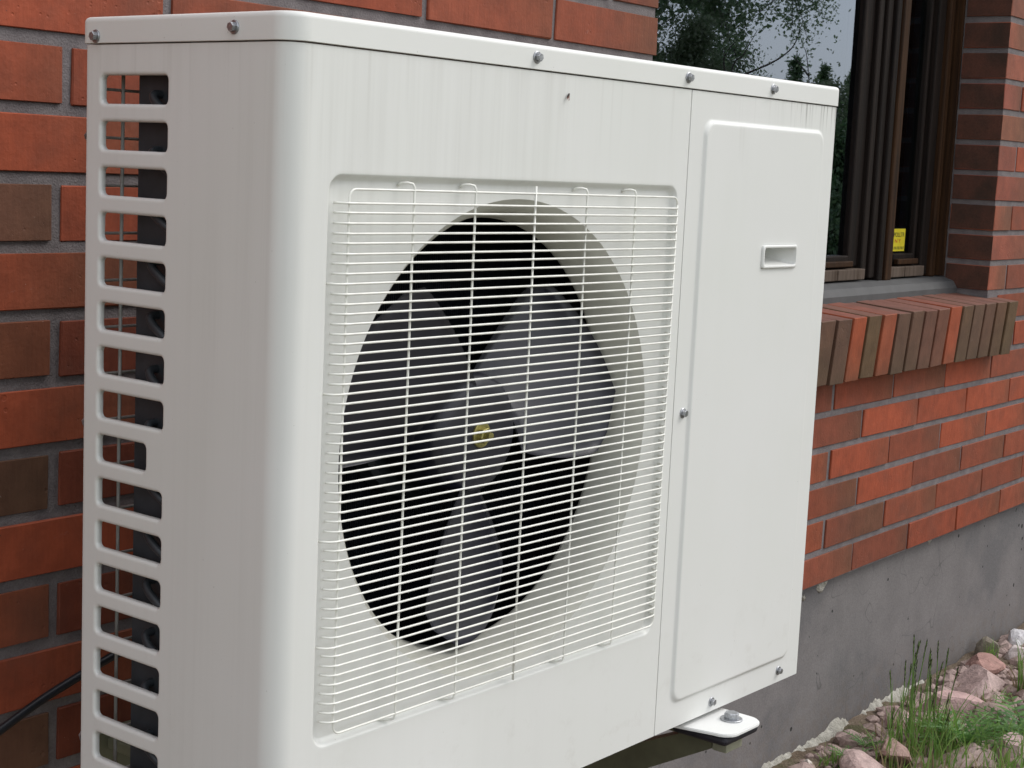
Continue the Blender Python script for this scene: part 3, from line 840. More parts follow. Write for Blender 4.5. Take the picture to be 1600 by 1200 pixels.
# internals
upart('post', box_me('post', XS - .004, XS + .004, 0.012, 0.03, -0.76, -0.04, M_inner))  # dark backing strip added so the panel seam reads dark
upart('partition', box_me('partition', 0.628, 0.632, 0.02, 0.25, -0.77, -0.03, M_inner))
upart('base_pan', box_me('base_pan', 0.004, UW - 0.004, 0.006, UD - .004, -0.783, -0.766, M_cream, 0.003))
upart('rear_panel', box_me('rear_panel', 0.62, UW - .002, UD - 0.004, UD - .001, -0.78, -0.026, M_cream))
coil = upart('coil', box_me('coil', 0.034, 0.62, 0.168, 0.218, -0.764, -0.032, M_coil))
fins = bmesh.new()
for k in range(170):
    add_box(fins, 0.04 + k * 0.0034, 0.0404 + k * 0.0034, 0.1655, 0.168, -0.762, -0.034)
tag(obj('fin_pack', bm_mesh('fin_pack', fins, M_coil), coil), kind='stuff')
obj('end_plate', box_me('end_plate', 0.0215, 0.0245, 0.130, 0.227, -0.764, -0.032, M_plate), coil)
ub = tube_me('return_bend', smooth_pts([(0.0335, 0.195, 0), (0.014, 0.195, 0), (0.009, 0.188, -0.006), (0.008, 0.178, -0.012), (0.009, 0.168, -0.018), (0.014, 0.161, -0.024), (0.0335, 0.161, -0.024)], 3), 0.0042, M_plate, 8)
for k in range(14):
    obj('return_bend', ub, coil, (0, 0, -0.07 - k * 0.051))
# rear guard
guard = upart('rear_guard', tube_me('rear_guard', [(0.03, 0.262, -0.03), (0.03, 0.262, -0.752)], 0.0019, M_guard, 6))
gv = tube_me('guard_wire', [(0, 0.2655, -0.03), (0, 0.2655, -0.752)], 0.0016, M_guard, 6)
for k in range(1, 7): obj('guard_wire', gv, guard, (0.03 + 0.095 * k, 0, 0))
gh = tube_me('guard_wire', [(0.004, 0.260, 0), (0.012, 0.2665, 0), (0.615, 0.2665, 0)], 0.0016, M_guard, 6)
for k in range(16): obj('guard_wire', gh, guard, (0, 0, -0.0655 - k * 0.0452))
# fan
fan = upart('fan', mesh('fan_hub', *lathe_y([(0.0, 0.0), (0.046, 0.0), (0.056, 0.002), (0.061, 0.006), (0.064, 0.014), (0.067, 0.075), (0.050, 0.078)], 48), M_fan, True), loc=(FC[0], 0.045, FC[1]))
fan.name = 'fan'
def blade_mesh():
    V = []; F = []; nr, na = 12, 16
    for s in (0, 1):
        for i in range(nr + 1):
            t = i / nr; r = 0.060 + (0.2195 - 0.060) * t
            a0 = -22 + 13 * t; a1 = 58 - 9 * t
            if t > 0.8: a0 += (t - 0.8) ** 2 * 420; a1 -= (t - 0.8) * 30
            for j in range(na + 1):
                u = j / na; a = R(a0 + (a1 - a0) * u)
                y = -0.012 + 0.058 * (u ** 0.9) - 0.007 * math.sin(math.pi * u) - 0.003 * t
                V.append((r * math.cos(a), y + (0.0028 if s else 0) * (0.2 + 0.8 * math.sin(math.pi * min(max(u, .02), .98))), r * math.sin(a)))
    n1 = (nr + 1) * (na + 1)
    for i in range(nr):
        for j in range(na):
            a = i * (na + 1) + j; q = (a, a + 1, a + na + 2, a + na + 1)
            F.append(q); F.append(tuple(x_ + n1 for x_ in q[::-1]))
    edge = [(0, j) for j in range(na + 1)] + [(i, na) for i in range(1, nr + 1)] + [(nr, j) for j in range(na - 1, -1, -1)] + [(i, 0) for i in range(nr - 1, 0, -1)]
    ids = [i * (na + 1) + j for i, j in edge]
    for k in range(len(ids)): 
        a, b = ids[k], ids[(k + 1) % len(ids)]; F.append((a, b, b + n1, a + n1))
    return mesh('blade', V, F, M_fan, True)
bl = blade_mesh()
for a_ in (0, 108, 224): obj('blade', bl, fan, rot=(0, R(a_), 0))
def hexprism(r, y0, y1, ch=0.0008):
    V = []; 
    for rr2, y in ((r, y1), (r, y0 + ch), (r * 0.9, y0)):
        for k in range(6): V.append((rr2 * math.cos(R(60 * k + 12)), y, rr2 * math.sin(R(60 * k + 12))))
    F = [(i * 6 + k, i * 6 + (k + 1) % 6, (i + 1) * 6 + (k + 1) % 6, (i + 1) * 6 + k) for i in range(2) for k in range(6)]
    F.append(tuple(range(12, 18))); return V, F
v, f = merge(hexprism(0.0085, -0.0085, 0.0), lathe_y([(0.0135, 0.0), (0.0135, -0.0018), (0.0125, -0.0022), (0.004, -0.0022)], 24), lathe_y([(0.0042, -0.008), (0.0042, -0.014), (0.0, -0.014)], 12))
obj('nut', mesh('nut', v, f, M_brass), fan)
v, f = lathe_y([(0.0, 0.0), (0.074, 0.0), (0.08, 0.004), (0.08, 0.026), (0.0, 0.026)], 40)
obj('motor', mesh('motor', v, f, M_plate, False), fan, (0, 0.088, 0))
# grille
def wire(pts, r=0.0011, n=8): return tube_data(pts, r, n)
gy = -0.0045
c4 = []
gx0, gx1, gz0, gz1, gr = 0.069, 0.592, -0.643, -0.1465, 0.008
for cx_, cz_, a0 in ((gx1 - gr, gz1 - gr, 0), (gx0 + gr, gz1 - gr, 90), (gx0 + gr, gz0 + gr, 180), (gx1 - gr, gz0 + gr, 270)):
    for j in range(5): c4.append((cx_ + gr * math.cos(R(a0 + 22.5 * j)), gy, cz_ + gr * math.sin(R(a0 + 22.5 * j))))
c4.append(c4[0])
grille = upart('grille', mesh('grille_frame', *wire(c4), M_wire, True)); grille.name = 'grille'
hx0, hx1 = 0.0585, 0.5955
def hwire(ext):
    x0 = hx0 - ext; yb = DEP * 0.55 if not ext else 0.006
    p = [(x0, yb, 0), (x0 + 0.0015, 0.001, 0), (x0 + 0.005, -0.0045, 0), (x0 + 0.011, -0.0068, 0), (x0 + 0.02, -0.0070, 0), (0.32, -0.0070, 0),
         (hx1 - 0.012, -0.0070, 0), (hx1 - 0.005, -0.0060, 0), (hx1 - 0.001, -0.002, 0), (hx1, 0.004, 0)]
    return mesh('wire', *wire(p), M_wire, True)
hw, hwl = hwire(0), hwire(0.006)
NW = 54; wz0, wz1 = -0.1585, -0.6305
for k in range(NW):
    z = wz0 + (wz1 - wz0) * k / (NW - 1) + rnd.uniform(-.0003, .0003)
    obj('wire', hwl if k in (8, 19, 34, 45) else hw, grille, (0, 0, z), (0, rnd.uniform(-.0004, .0004), 0))
for k, x_ in enumerate((0.153, 0.240, 0.333, 0.420, 0.509)):
    yv = gy
    if k == 2: p = [(x_, yv, -0.139), (x_, yv, -0.40), (x_ - .001, yv, -0.650)]
    else:
        p = [(x_ - 0.011, DEP - .001, -0.1425), (x_ - 0.010, 0.004, -0.1400), (x_ - 0.005, -0.0005, -0.1395), (x_ - 0.0012, -0.0035, -0.1405), (x_, -0.0045, -0.1435), (x_, yv, -0.17), (x_, yv, -0.40),
             (x_ - .001, yv, -0.62), (x_ - .001, yv, -0.6450), (x_ - .002, yv + .001, -0.6482), (x_ - .005, 0.001, -0.6495), (x_ - .014, 0.0060, -0.6485)]
    obj('wire', mesh('wire', *wire(p, 0.0012), M_wire, True), grille)
# screws
def screw_me():
    v, f = merge(lathe_y([(0.0062, 0.0), (0.0062, -0.0008), (0.0055, -0.0014), (0.003, -0.0015)], 20), hexprism(0.0042, -0.0056, -0.0012, 0.0006), )
    return mesh('screw', v, f, M_zinc)
scm = screw_me()
for x_, z, y in ((0.328, -0.0125, -0.0018), (0.604, -0.0128, -0.0018), (0.793, -0.0132, -0.0018), (0.636, -0.397, 0.0), (0.742, -0.7725, 0.0), (0.909, -0.769, 0.0), (0.30, -0.770, 0)):
    upart('screw', scm, loc=(x_, y, z), rot=(0, rnd.uniform(0, 1), 0))
for y_, z in ((0.262, -0.0178), (0.0695, -0.0130)):
    upart('screw', scm, loc=(-0.0018, y_, z), rot=(0, 0, R(-90)))
for z in (-0.385, -0.703, -0.11):
    upart('screw', scm, loc=(0.006, UD, z), rot=(0, 0, R(180)))
# feet with bolts
def foot_me():
    P = []; r = 0.021
    x0, x1, y0 = 0.0, 0.088, -0.056
    pl = [(x0 - 0.012, 0.06)]
    pl += [(x0 - 0.012, 0.02)]
    for j in range(7): a = R(180 + 90 * j / 6); pl.append((x0 + 0.022 + r * math.cos(a), y0 + r + r * math.sin(a)))
    for j in range(7): a = R(270 + 90 * j / 6); pl.append((x1 - r + r * math.cos(a), y0 + r + r * math.sin(a)))
    pl += [(x1, 0.06)]
    bm = bmesh.new(); vs = [bm.verts.new((a, b, 0)) for a, b in pl]; f = bm.faces.new(vs)
    ex = bmesh.ops.extrude_face_region(bm, geom=[f]); 
    for v in ex['geom']:
        if isinstance(v, bmesh.types.BMVert): v.co.z -= 0.0035
    es = [e for e in bm.edges if all(v.co.z > -0.001 for v in e.verts)]
    bmesh.ops.bevel(bm, geom=es, offset=0.001, segments=2, affect='EDGES')
    return bm_mesh('foot', bm, M_foot)
M_foot = paint_mat('cream_enamel_foot', (0.76, 0.76, 0.75), False)
fm = foot_me()
def zprism(prof, n, ph=0):
    V = []; F = []
    for r, z in prof:
        for k in range(n): V.append((r * math.cos(2 * math.pi * k / n + ph), r * math.sin(2 * math.pi * k / n + ph), z))
    for i in range(len(prof) - 1):
        for k in range(n): F.append((i * n + k, i * n + (k + 1) % n, (i + 1) * n + (k + 1) % n, (i + 1) * n + k))
    F.append(tuple(range((len(prof) - 1) * n, len(prof) * n))); return V, F
bolt = mesh('bolt', *merge(zprism([(0.0095, 0.002), (0.0095, 0.0085), (0.0085, 0.0095)], 6, 0.3)), M_zinc)
wash = mesh('washer', *zprism([(0.0140, 0.0), (0.0140, 0.0018), (0.0135, 0.0022)], 28), M_zinc)
pad = box_me('rubber_pad', 0.004, 0.084, -0.050, 0.03, -0.0165, -0.0038, M_rubber, 0.006, 3)
FOOT_Z = -0.7925
for fx in (0.695, 0.150):
    ft = upart('foot', fm, loc=(fx, 0, FOOT_Z))
    if fx > .5: ft['label'] = 'white foot plate with bolt under the right end'
    obj('washer', wash, ft, (0.058, -0.024, 0)); obj('bolt', bolt, ft, (0.058, -0.024, 0)); obj('rubber_pad', pad, ft)

# wall brackets that carry it (arm, diagonal brace, wall plate)
M_cap = simple('pale_olive_cap', (0.26, 0.26, 0.19), 0.5)
def bracket(x_, label):
    b = empty('wall_bracket', (x_, 0.0, -1.25), (0, 0, -0.0311)); h = 1.25
    tag(b, label, 'bracket', 'steel brackets carrying the heat pump')
    y0 = -0.530
    obj('arm', box_me('arm', 0.004, 0.036, y0 + .01, -0.012, h - 0.822, h - 0.8095, M_brace, 0.001), b)
    obj('end_cap', box_me('end_cap', 0.001, 0.039, y0 - .022, y0 - .001, h - 0.829, h - 0.810, M_cap, 0.001), b)
    V = [(a, yy, zz) for a in (0.002, 0.038) for yy, zz in ((y0, h - 0.828), (y0, h - 0.8105), (y0 + .03, h - 0.8125), (-0.012, h - 1.045), (-0.012, h - 1.115))]
    F = [(0, 1, 2, 3, 4), (9, 8, 7, 6, 5)] + [(k, (k + 1) % 5, 5 + (k + 1) % 5, 5 + k) for k in range(5)]
    obj('brace', mesh('brace', V, F, M_brace), b)
    obj('wall_plate', box_me('wall_plate', -0.01, 0.05, -0.011, -0.001, h - 1.23, h - 0.80, M_brace, 0.001), b)
bracket(0.730, 'olive steel bracket under the right foot of the heat pump, beside the grey plinth')
bracket(0.190, 'olive steel bracket under the left end of the heat pump, nearest the black cable')

# small fly resting on the panel
fl = empty('fly', (0, 0, 0)); um = unit.matrix_basis
from mathutils import Euler
um = Matrix.Translation(unit.location) @ Euler(unit.rotation_euler).to_matrix().to_4x4()
fl.location = um @ Vector((0.382, -0.002, UH - 0.047)); fl.rotation_euler = (0, R(25), -0.031)
tag(fl, 'small dark fly on the cream panel above the grille', 'fly')
M_fly = simple('dark_insect', (0.03, 0.02, 0.015), 0.5); M_wing = simple('insect_wing', (0.22, 0.10, 0.07), 0.3)
bo = lump('body', None, (0.0013, 0.0013, 0.0032), M_fly, 3, 2, 0.1); obj('body', bo, fl)
for s in (-1, 1):
    obj('wing', mesh('wing', [(0, -0.0012, 0.001), (s * 0.0022, -0.0012, -0.0035), (s * 0.0008, -0.0014, -0.0048)], [(0, 1, 2)], M_wing), fl)

# ------------------------------------------------------------------ stones, grass, weeds at the wall foot
PINK = (0.48, 0.33, 0.30)
stones = [
 (3.26, -0.050, .040, .040, .036, (0.62, 0.56, 0.56), 'white stone at the far wall foot, topmost of the stones'),
 (3.14, -0.085, .034, .034, .036, (0.52, 0.42, 0.40), 'small pale pink upright stone below the white one'),
 (3.10, -0.030, .036, .035, .042, (0.20, 0.16, 0.12), 'brown stone tight against the plinth beside the white stone'),
 (2.965, -0.060, .075, .050, .045, (0.34, 0.18, 0.15), 'reddish stone with one dark face leaning on the plinth'),
 (2.79, -0.125, .095, .060, .050, PINK, 'long pink granite stone just below the reddish one'),
 (2.60, -0.130, .105, .070, .036, (0.43, 0.27, 0.25), 'broad flat pink stone behind the tall grass'),
 (2.60, -0.235, .085, .060, .024, (0.26, 0.18, 0.15), 'low brown stone among dry grass'),
 (2.37, -0.085, .036, .036, .042, (0.40, 0.25, 0.24), 'blocky pink stone wedged between foam bead and grass'),
 (2.08, -0.145, .068, .048, .034, PINK, 'pink stone at the left end, near the foam bead'),
 (2.19, -0.165, .070, .055, .038, (0.40, 0.25, 0.21), 'rounded pink stone left of the tall grass'),
 (1.985, -0.165, .060, .050, .034, (0.41, 0.25, 0.23), 'pink stone cut by the bottom edge of the view'),
 (2.40, -0.345, .065, .052, .040, (0.45, 0.30, 0.29), 'angular pink stone under the feathery weed'),
 (2.30, -0.285, .085, .060, .036, (0.42, 0.29, 0.26), 'wide pink stone right of the grass at the bottom'),
 (2.68, -0.300, .060, .050, .026, (0.28, 0.21, 0.19), 'flat grey brown stone by the right-hand grass'),
 (2.005, -0.050, .014, .012, .026, (0.50, 0.42, 0.37), 'tiny pale chip standing against the foam bead'),
 (2.30, -0.170, .040, .035, .030, (0.30, 0.20, 0.18), 'dark pink stone half hidden inside the tall grass'),
 (2.93, -0.225, .055, .050, .028, (0.35, 0.24, 0.22), 'pinkish stone behind the right-hand grass tuft'),
]
for k, (x_, y_, sx, sy, sz, c, lab) in enumerate(stones):
    bm = bmesh.new(); bmesh.ops.create_icosphere(bm, subdivisions=3, radius=1)
    rr3 = random.Random(k * 7 + 1)
    planes = [(Vector((rr3.gauss(0, 1), rr3.gauss(0, 1), rr3.gauss(0, .8))).normalized(), rr3.uniform(0.45, 0.80)) for _ in range(11)]
    for v in bm.verts:
        for nrm, d in planes:
            q = v.co.dot(nrm)
            if q > d: v.co -= nrm * (q - d)
        v.co *= 1 + 0.07 * noise.noise(v.co * 3 + Vector((k, 0, 0))) + 0.025 * noise.noise(v.co * 9 + Vector((k, 0, 0)))
        v.co = Vector((v.co.x * sx * 1.15, v.co.y * sy * 1.15, v.co.z * sz * 1.0))
    o = obj('granite_stone', bm_mesh('granite_stone', bm, M_stone), loc=(x_, y_, GZ + sz * 0.38), rot=(rr3.uniform(-.2, .2), rr3.uniform(-.25, .25), rr3.uniform(-.5, .5)))
    o.color = (min(.8, c[0] * 1.12), c[1] * 1.2, c[2] * 1.22, 1); tag(o, lab, 'stone', 'stones along the foot of the wall')
# small pebbles and crumbs
V = []; F = []
ico = bmesh.new(); bmesh.ops.create_icosphere(ico, subdivisions=1, radius=1)
iv = [v.co.copy() for v in ico.verts]; iff = [tuple(v.index for v in f.verts) for f in ico.faces]; ico.free()
for k in range(2600):
    x_ = rnd.uniform(1.2, 4.2); y_ = -abs(rnd.gauss(0.25, 0.35)) + 0.0
    if y_ > -0.02: y_ = -0.02
    s = rnd.choice([.004, .006, .009, .014, .02, .026]) * rnd.uniform(.7, 1.3)
    o = len(V); ph = rnd.uniform(0, 6); e1, e2, e3 = rnd.uniform(.7, 1.3), rnd.uniform(.7, 1.3), rnd.uniform(.5, .9)
    for v in iv:
        w = Vector((v.x * e1, v.y * e2, v.z * e3)) * (s * (1 + .3 * noise.noise(v * 2 + Vector((k, 0, 0)))))
        V.append((x_ + w.x * math.cos(ph) - w.y * math.sin(ph), y_ + w.x * math.sin(ph) + w.y * math.cos(ph), GZ + 0.004 + w.z))
    F += [tuple(i + o for i in f) for f in iff]
peb = obj('gravel', mesh('gravel', V, F, M_stone)); peb.color = (0.38, 0.28, 0.25, 1); tag(peb, kind='stuff')

def blades(n, spread, hmin, hmax, width, lean=0.35, rr4=None, droop=0.5):
    V = []; F = []; rr4 = rr4 or rnd
    for _ in range(n):
        a = rr4.uniform(0, 6.283); d = spread * math.sqrt(rr4.random())
        bx_, by_ = d * math.cos(a), d * math.sin(a)
        h = rr4.uniform(hmin, hmax); la = rr4.uniform(0, 6.283); ln_ = rr4.uniform(0.05, lean) * h
        dx_, dy_ = math.cos(la) * ln_, math.sin(la) * ln_
        wa = rr4.uniform(0, 3.14); wx, wy = math.cos(wa) * width / 2, math.sin(wa) * width / 2
        o = len(V); S = 5
        for s in range(S + 1):
            t = s / S; w = (1 - t ** 1.6) + 0.05
            px_ = bx_ + dx_ * t * t; py_ = by_ + dy_ * t * t; pz_ = h * (t - droop * 0.25 * t ** 3 * (ln_ / h) * 2)
            V.append((px_ - wx * w, py_ - wy * w, pz_)); V.append((px_ + wx * w, py_ + wy * w, pz_))
        for s in range(S): F.append((o + 2 * s, o + 2 * s + 1, o + 2 * s + 3, o + 2 * s + 2))
    return V, F
def grass_tuft(loc, label, n, spread, h0, h1, w, stalks=0, sh_=(0.14, 0.2), lean=0.4, dry=0, seed=1):
    rg_ = random.Random(seed)
    root = empty('grass_tuft', loc); tag(root, label, 'grass tuft', 'grass tufts at the wall foot')
    obj('blades', mesh('blades', *blades(n, spread, h0, h1, w, lean, rg_), M_grass), root)['kind'] = 'stuff'
    if dry: obj('dry_blades', mesh('dry_blades', *blades(dry, spread * 1.2, h0 * .6, h1 * .6, w, 0.9, rg_), M_dry), root)['kind'] = 'stuff'
    for k in range(stalks):
        a = rg_.uniform(0, 6.28); d = spread * 0.9 * math.sqrt(rg_.random())
        p0 = Vector((d * math.cos(a), d * math.sin(a) * .8, 0)); h = rg_.uniform(*sh_)
        tip = p0 + Vector((rg_.uniform(-.02, .05), rg_.uniform(-.03, .02), h))
        mid = (p0 + tip) / 2 + Vector((rg_.uniform(-.006, .006), rg_.uniform(-.006, .006), 0))
        stv = tube_data(smooth_pts([p0, mid, tip], 3), 0.0011, 4)
        s_ = obj('stalk', mesh('stalk', *stv, M_grass), root)
        HV = []; HF = []; dirv = (tip - mid).normalized()
        for q in range(34):
            t = rg_.random(); c = tip - dirv * (0.045 * t)
            out = Vector((rg_.gauss(0, 1), rg_.gauss(0, 1), rg_.uniform(.2, 1.8))).normalized()
            rad = 0.0045 * math.sin(math.pi * (0.15 + 0.8 * t)) + 0.001
            b = c + out * rad + dirv * 0.006; side = out.cross(dirv).normalized() * 0.0012 if abs(out.dot(dirv)) < .98 else Vector((.001, 0, 0))
            o = len(HV); HV += [c - side, c + side, b]; HF.append((o, o + 1, o + 2))
        obj('seed_head', mesh('seed_head', HV, HF, M_seed), s_)
    return root
grass_tuft((2.30, -0.175, GZ), 'tall grass tuft with dark seed heads in front of the plinth', 120, .085, .05, .16, .0038, 18, (.16, .245), .45, 110, 3)
grass_tuft((2.17, -0.235, GZ), 'dense green grass clump at the bottom edge, left of the wide pink stone', 95, .10, .05, .14, .0038, 8, (.12, .19), .5, 90, 4)
grass_tuft((2.42, -0.235, GZ), 'low bushy grass clump right of the tall seed heads', 110, .11, .02, .08, .0045, 0, (.1, .1), .8, 60, 5)
grass_tuft((2.86, -0.245, GZ), 'upright green grass tuft at the right edge beside the long pink stone', 120, .055, .07, .17, .004, 0, (.1, .1), .5, 50, 6)
grass_tuft((3.05, -0.050, GZ), 'tiny pale grass sprout against the plinth by the brown stone', 22, .018, .03, .075, .003, 0, (.1, .1), .6, 8, 7)
grass_tuft((2.70, -0.225, GZ), 'straw coloured dry grass patch below the long pink stone', 30, .09, .02, .06, .003, 0, (.1, .1), 1.1, 150, 8)
grass_tuft((2.07, -0.075, GZ), 'short green sprout at the foam bead, farthest left', 34, .03, .02, .055, .004, 0, (.1, .1), .8, 14, 9)
grass_tuft((2.30, -0.40, GZ), 'grass clump cut by the bottom right corner of the view', 150, .11, .04, .11, .0035, 0, (.1, .1), .6, 60, 10)
def weed(loc, label, nfrond, length, seed):
    rg_ = random.Random(seed); root = empty('weed', loc); tag(root, label, 'weed', 'leafy weeds among the stones')
    for k in range(nfrond):
        a = 6.283 * k / nfrond + rg_.uniform(-.3, .3); el = rg_.uniform(.25, .9); Lh = length * rg_.uniform(.7, 1.1)
        V = []; F = []
        pts_ = []
        for s in range(9):
            t = s / 8; r_ = Lh * t * math.cos(el * (1 - .5 * t)); z_ = Lh * t * math.sin(el) * (1 - .45 * t)
            pts_.append(Vector((math.cos(a) * r_, math.sin(a) * r_, z_)))
        V, F = tube_data(pts_, 0.0009, 4)
        V = list(V)
        for s in range(1, 9):
            c = pts_[s]; dirv = (pts_[s] - pts_[s - 1]).normalized(); sd_ = dirv.cross(Vector((0, 0, 1))).normalized()
            ll = Lh * 0.22 * math.sin(math.pi * (0.2 + 0.75 * s / 8))
            for sg in (-1, 1):
                tipp = c + sd_ * sg * ll + dirv * ll * .5 + Vector((0, 0, rg_.uniform(-.002, .004)))
                m1 = c + (tipp - c) * .5 + dirv * ll * .18; m2_ = c + (tipp - c) * .5 - dirv * ll * .18
                o = len(V); V += [c, m1, tipp, m2_]; F.append((o, o + 1, o + 2, o + 3))
        obj('frond', mesh('frond', V, F, M_weed), root)
weed((2.52, -0.330, GZ + .01), 'feathery green weed spreading over the stones at the right edge', 22, .15, 2)
weed((2.33, -0.26, GZ + .03), 'broad low weed rosette among the grass blades', 26, .13, 3)
weed((2.10, -0.10, GZ + .01), 'small weed sprig beside the foam bead', 9, .06, 4)
weed((2.20, -0.09, GZ + .01), 'small weed sprig between two pink stones', 8, .055, 5)
# sparse ground cover
V = []; F = []
for k in range(260):
    x_ = rnd.uniform(1.4, 4.5); y_ = -rnd.uniform(0.1, 1.6)
    v, f = blades(7, .02, .015, .055, .003, 0.9)
    o = len(V); V += [(a + x_, b + y_, c + GZ) for a, b, c in v]; F += [tuple(i + o for i in q) for q in f]
tag(obj('ground_grass', mesh('ground_grass', V, F, M_grass)), kind='stuff')
V = []; F = []
for k in range(420):
    x_ = rnd.uniform(1.4, 4.2); y_ = -rnd.uniform(0.05, 0.7)
    v, f = blades(6, .03, .012, .03, .0022, 2.2)
    o = len(V); V += [(a + x_, b + y_, c + GZ + .004) for a, b, c in v]; F += [tuple(i + o for i in q) for q in f]
tag(obj('ground_straw', mesh('ground_straw', V, F, M_dry)), kind='stuff')

# ------------------------------------------------------------------ trees across the yard (the glass mirrors them)
def leaf_cloud(centers, n, size, rg_, droop=0.0, asp=0.55):
    """n leaf quads scattered round branch points: centers = [(x,y,z,spread)]"""
    C = np.array(centers, float)
    idx = rg_.integers(0, len(C), n)
    P = C[idx, :3] + rg_.normal(0, 1, (n, 3)) * C[idx, 3:4] * np.array([1, 1, 1.0 + droop])
    d1 = rg_.normal(0, 1, (n, 3)); d1[:, 2] -= droop * 1.5; d1 /= np.linalg.norm(d1, axis=1)[:, None]
    d2 = np.cross(d1, rg_.normal(0, 1, (n, 3))); d2 /= np.linalg.norm(d2, axis=1)[:, None]
    s = size * rg_.uniform(.6, 1.3, (n, 1))
    a = P - d2 * s * asp * .5 + d1 * s * .35; b = P + d1 * s; c = P + d2 * s * asp * .5 + d1 * s * .35
    V = np.stack([P, a, b, c], 1).reshape(-1, 3)
    me = bpy.data.meshes.new('crown')
    me.vertices.add(len(V)); me.vertices.foreach_set('co', V.ravel())
    me.loops.add(4 * n); me.loops.foreach_set('vertex_index', np.arange(4 * n))
    me.polygons.add(n); me.polygons.foreach_set('loop_start', np.arange(0, 4 * n, 4)); me.polygons.foreach_set('loop_total', np.full(n, 4))
    me.update(); me.validate(); return me
def tree(name, label, cat, loc, H, Rr, n, leaf, mat, bark, seed, trunk_r=.12, droop=0.0, low=0.2, nb=26, twigs=7, spread=.16, group='trees across the yard'):
    root = empty(name, loc); tag(root, label, cat, group)
    rg_ = np.random.default_rng(seed); rp = random.Random(seed)
    tp = [Vector((0, 0, -.2))] + [Vector((rp.gauss(0, .04) * H * .2 * t, rp.gauss(0, .04) * H * .2 * t, H * t)) for t in (.25, .5, .75, 1)]
    tp = smooth_pts(tp, 4)
    parts = [tube_data(tp, .1, 8, True, [trunk_r * (1 - .92 * i / (len(tp) - 1)) for i in range(len(tp))])]
    C = []
    for b in range(nb):
        t = low + (1 - low) * (b + rp.random()) / nb
        base_ = tp[min(len(tp) - 1, int(t * (len(tp) - 1)))]
        a = rp.uniform(0, 6.283); Lb = Rr * math.sin(math.pi * (0.18 + 0.80 * ((t - low) / (1 - low)) ** .8)) * rp.uniform(.75, 1.15)
        p = [base_]; d = Vector((math.cos(a), math.sin(a), .55 if droop else .35))
        for s in range(1, 6):
            u = s / 5
            q = base_ + Vector((math.cos(a) * Lb * u, math.sin(a) * Lb * u, Lb * (.6 * u - (.75 + droop * .9) * u * u))) + Vector((rp.gauss(0, .04), rp.gauss(0, .04), rp.gauss(0, .04))) * Lb
            p.append(q)
            C.append((q.x, q.y, q.z, spread))
            for w in range(twigs if s > 1 else 2):
                e = q + Vector((rp.gauss(0, .22), rp.gauss(0, .22), rp.gauss(0, .16) - droop * rp.uniform(.1, .9))) * (Lb * .6 + .2)
                parts.append(tube_data([q, (q + e) / 2 + Vector((0, 0, .02)), e], .006, 3, False, [.008, .005, .002]))
                for g in range(4 if droop else 2):
                    m_ = q.lerp(e, (g + 1) / (4 if droop else 2)); C.append((m_.x, m_.y, m_.z, spread * .45))
        parts.append(tube_data(p, .03, 5, False, [max(.008, trunk_r * .32 * (1 - .85 * i / 5)) for i in range(6)]))
    obj('trunk', mesh('trunk', *merge(*parts), bark, True), root)
    me = leaf_cloud(C, n, leaf, rg_, droop); me.materials.append(mat); obj('crown', me, root)
    return root
tree('birch_tree', 'weeping birch with hanging twigs, mirrored left of the sky in the window', 'birch', (11.3, -6.15, GZ), 8.5, 1.15, 210000, .034, M_birch, M_bbark, 11, .14, .55, .12, 30, 8, .13)
tree('leafy_tree', 'dark dense tree mirrored at the left edge of the window', 'tree', (12.2, -8.1, GZ), 7.5, 2.3, 60000, .08, M_dark, M_bark, 12, .16, .1, .08, 30, 6, .25)
tree('bush', 'grey green bush mirrored low in the window, under the birch', 'bush', (10.6, -5.15, GZ), 2.5, .8, 40000, .032, M_bush, M_bark, 13, .03, 0, .05, 18, 5, .12, 'bushes across the yard')
tree('bush', 'pale flowering bush mirrored beside the window post', 'bush', (10.9, -4.15, GZ), 1.95, 1.1, 40000, .036, M_bush, M_bark, 14, .03, 0, .05, 18, 5, .14, 'bushes across the yard')
tree('bush', 'dark bush mirrored right of the heat pump edge', 'bush', (9.6, -3.55, GZ), 1.6, 1.1, 40000, .045, M_dark, M_bark, 15, .03, 0, .05, 18, 5, .15, 'bushes across the yard')
tree('bush', 'dark low bush at the far left of the mirrored yard', 'bush', (10.2, -6.5, GZ), 2.2, 1.2, 40000, .045, M_dark, M_bark, 19, .03, 0, .05, 18, 5, .15, 'bushes across the yard')
def spruce(loc, H, seed, label):
    root = empty('spruce_tree', loc); tag(root, label, 'spruce', 'spruces on the skyline across the yard')
    rg_ = np.random.default_rng(seed)
    obj('trunk', mesh('trunk', *tube_data([(0, 0, -.5), (0, 0, H * .5), (0, 0, H)], .1, 6, True, [.14, .08, .01]), M_bark), root)
    C = []
    nl = 22
    for k in range(nl):
        t = k / nl; z = H * (.04 + .96 * t); r = H * .22 * (1 - t) ** .85
        na = max(4, int(11 * (1 - t) + 3))
        for a in range(na):
            an = 6.283 * a / na + k * 1.3 + rg_.normal(0, .2); rr_ = r * rg_.uniform(.7, 1.1)
            for s in np.linspace(.15, 1, 5): C.append((math.cos(an) * rr_ * s, math.sin(an) * rr_ * s, z - rr_ * s * .35, .05 + .03 * (1 - t)))
    me = leaf_cloud(C, 6500, .20, rg_, .3, .3); me.materials.append(M_dark); obj('crown', me, root)
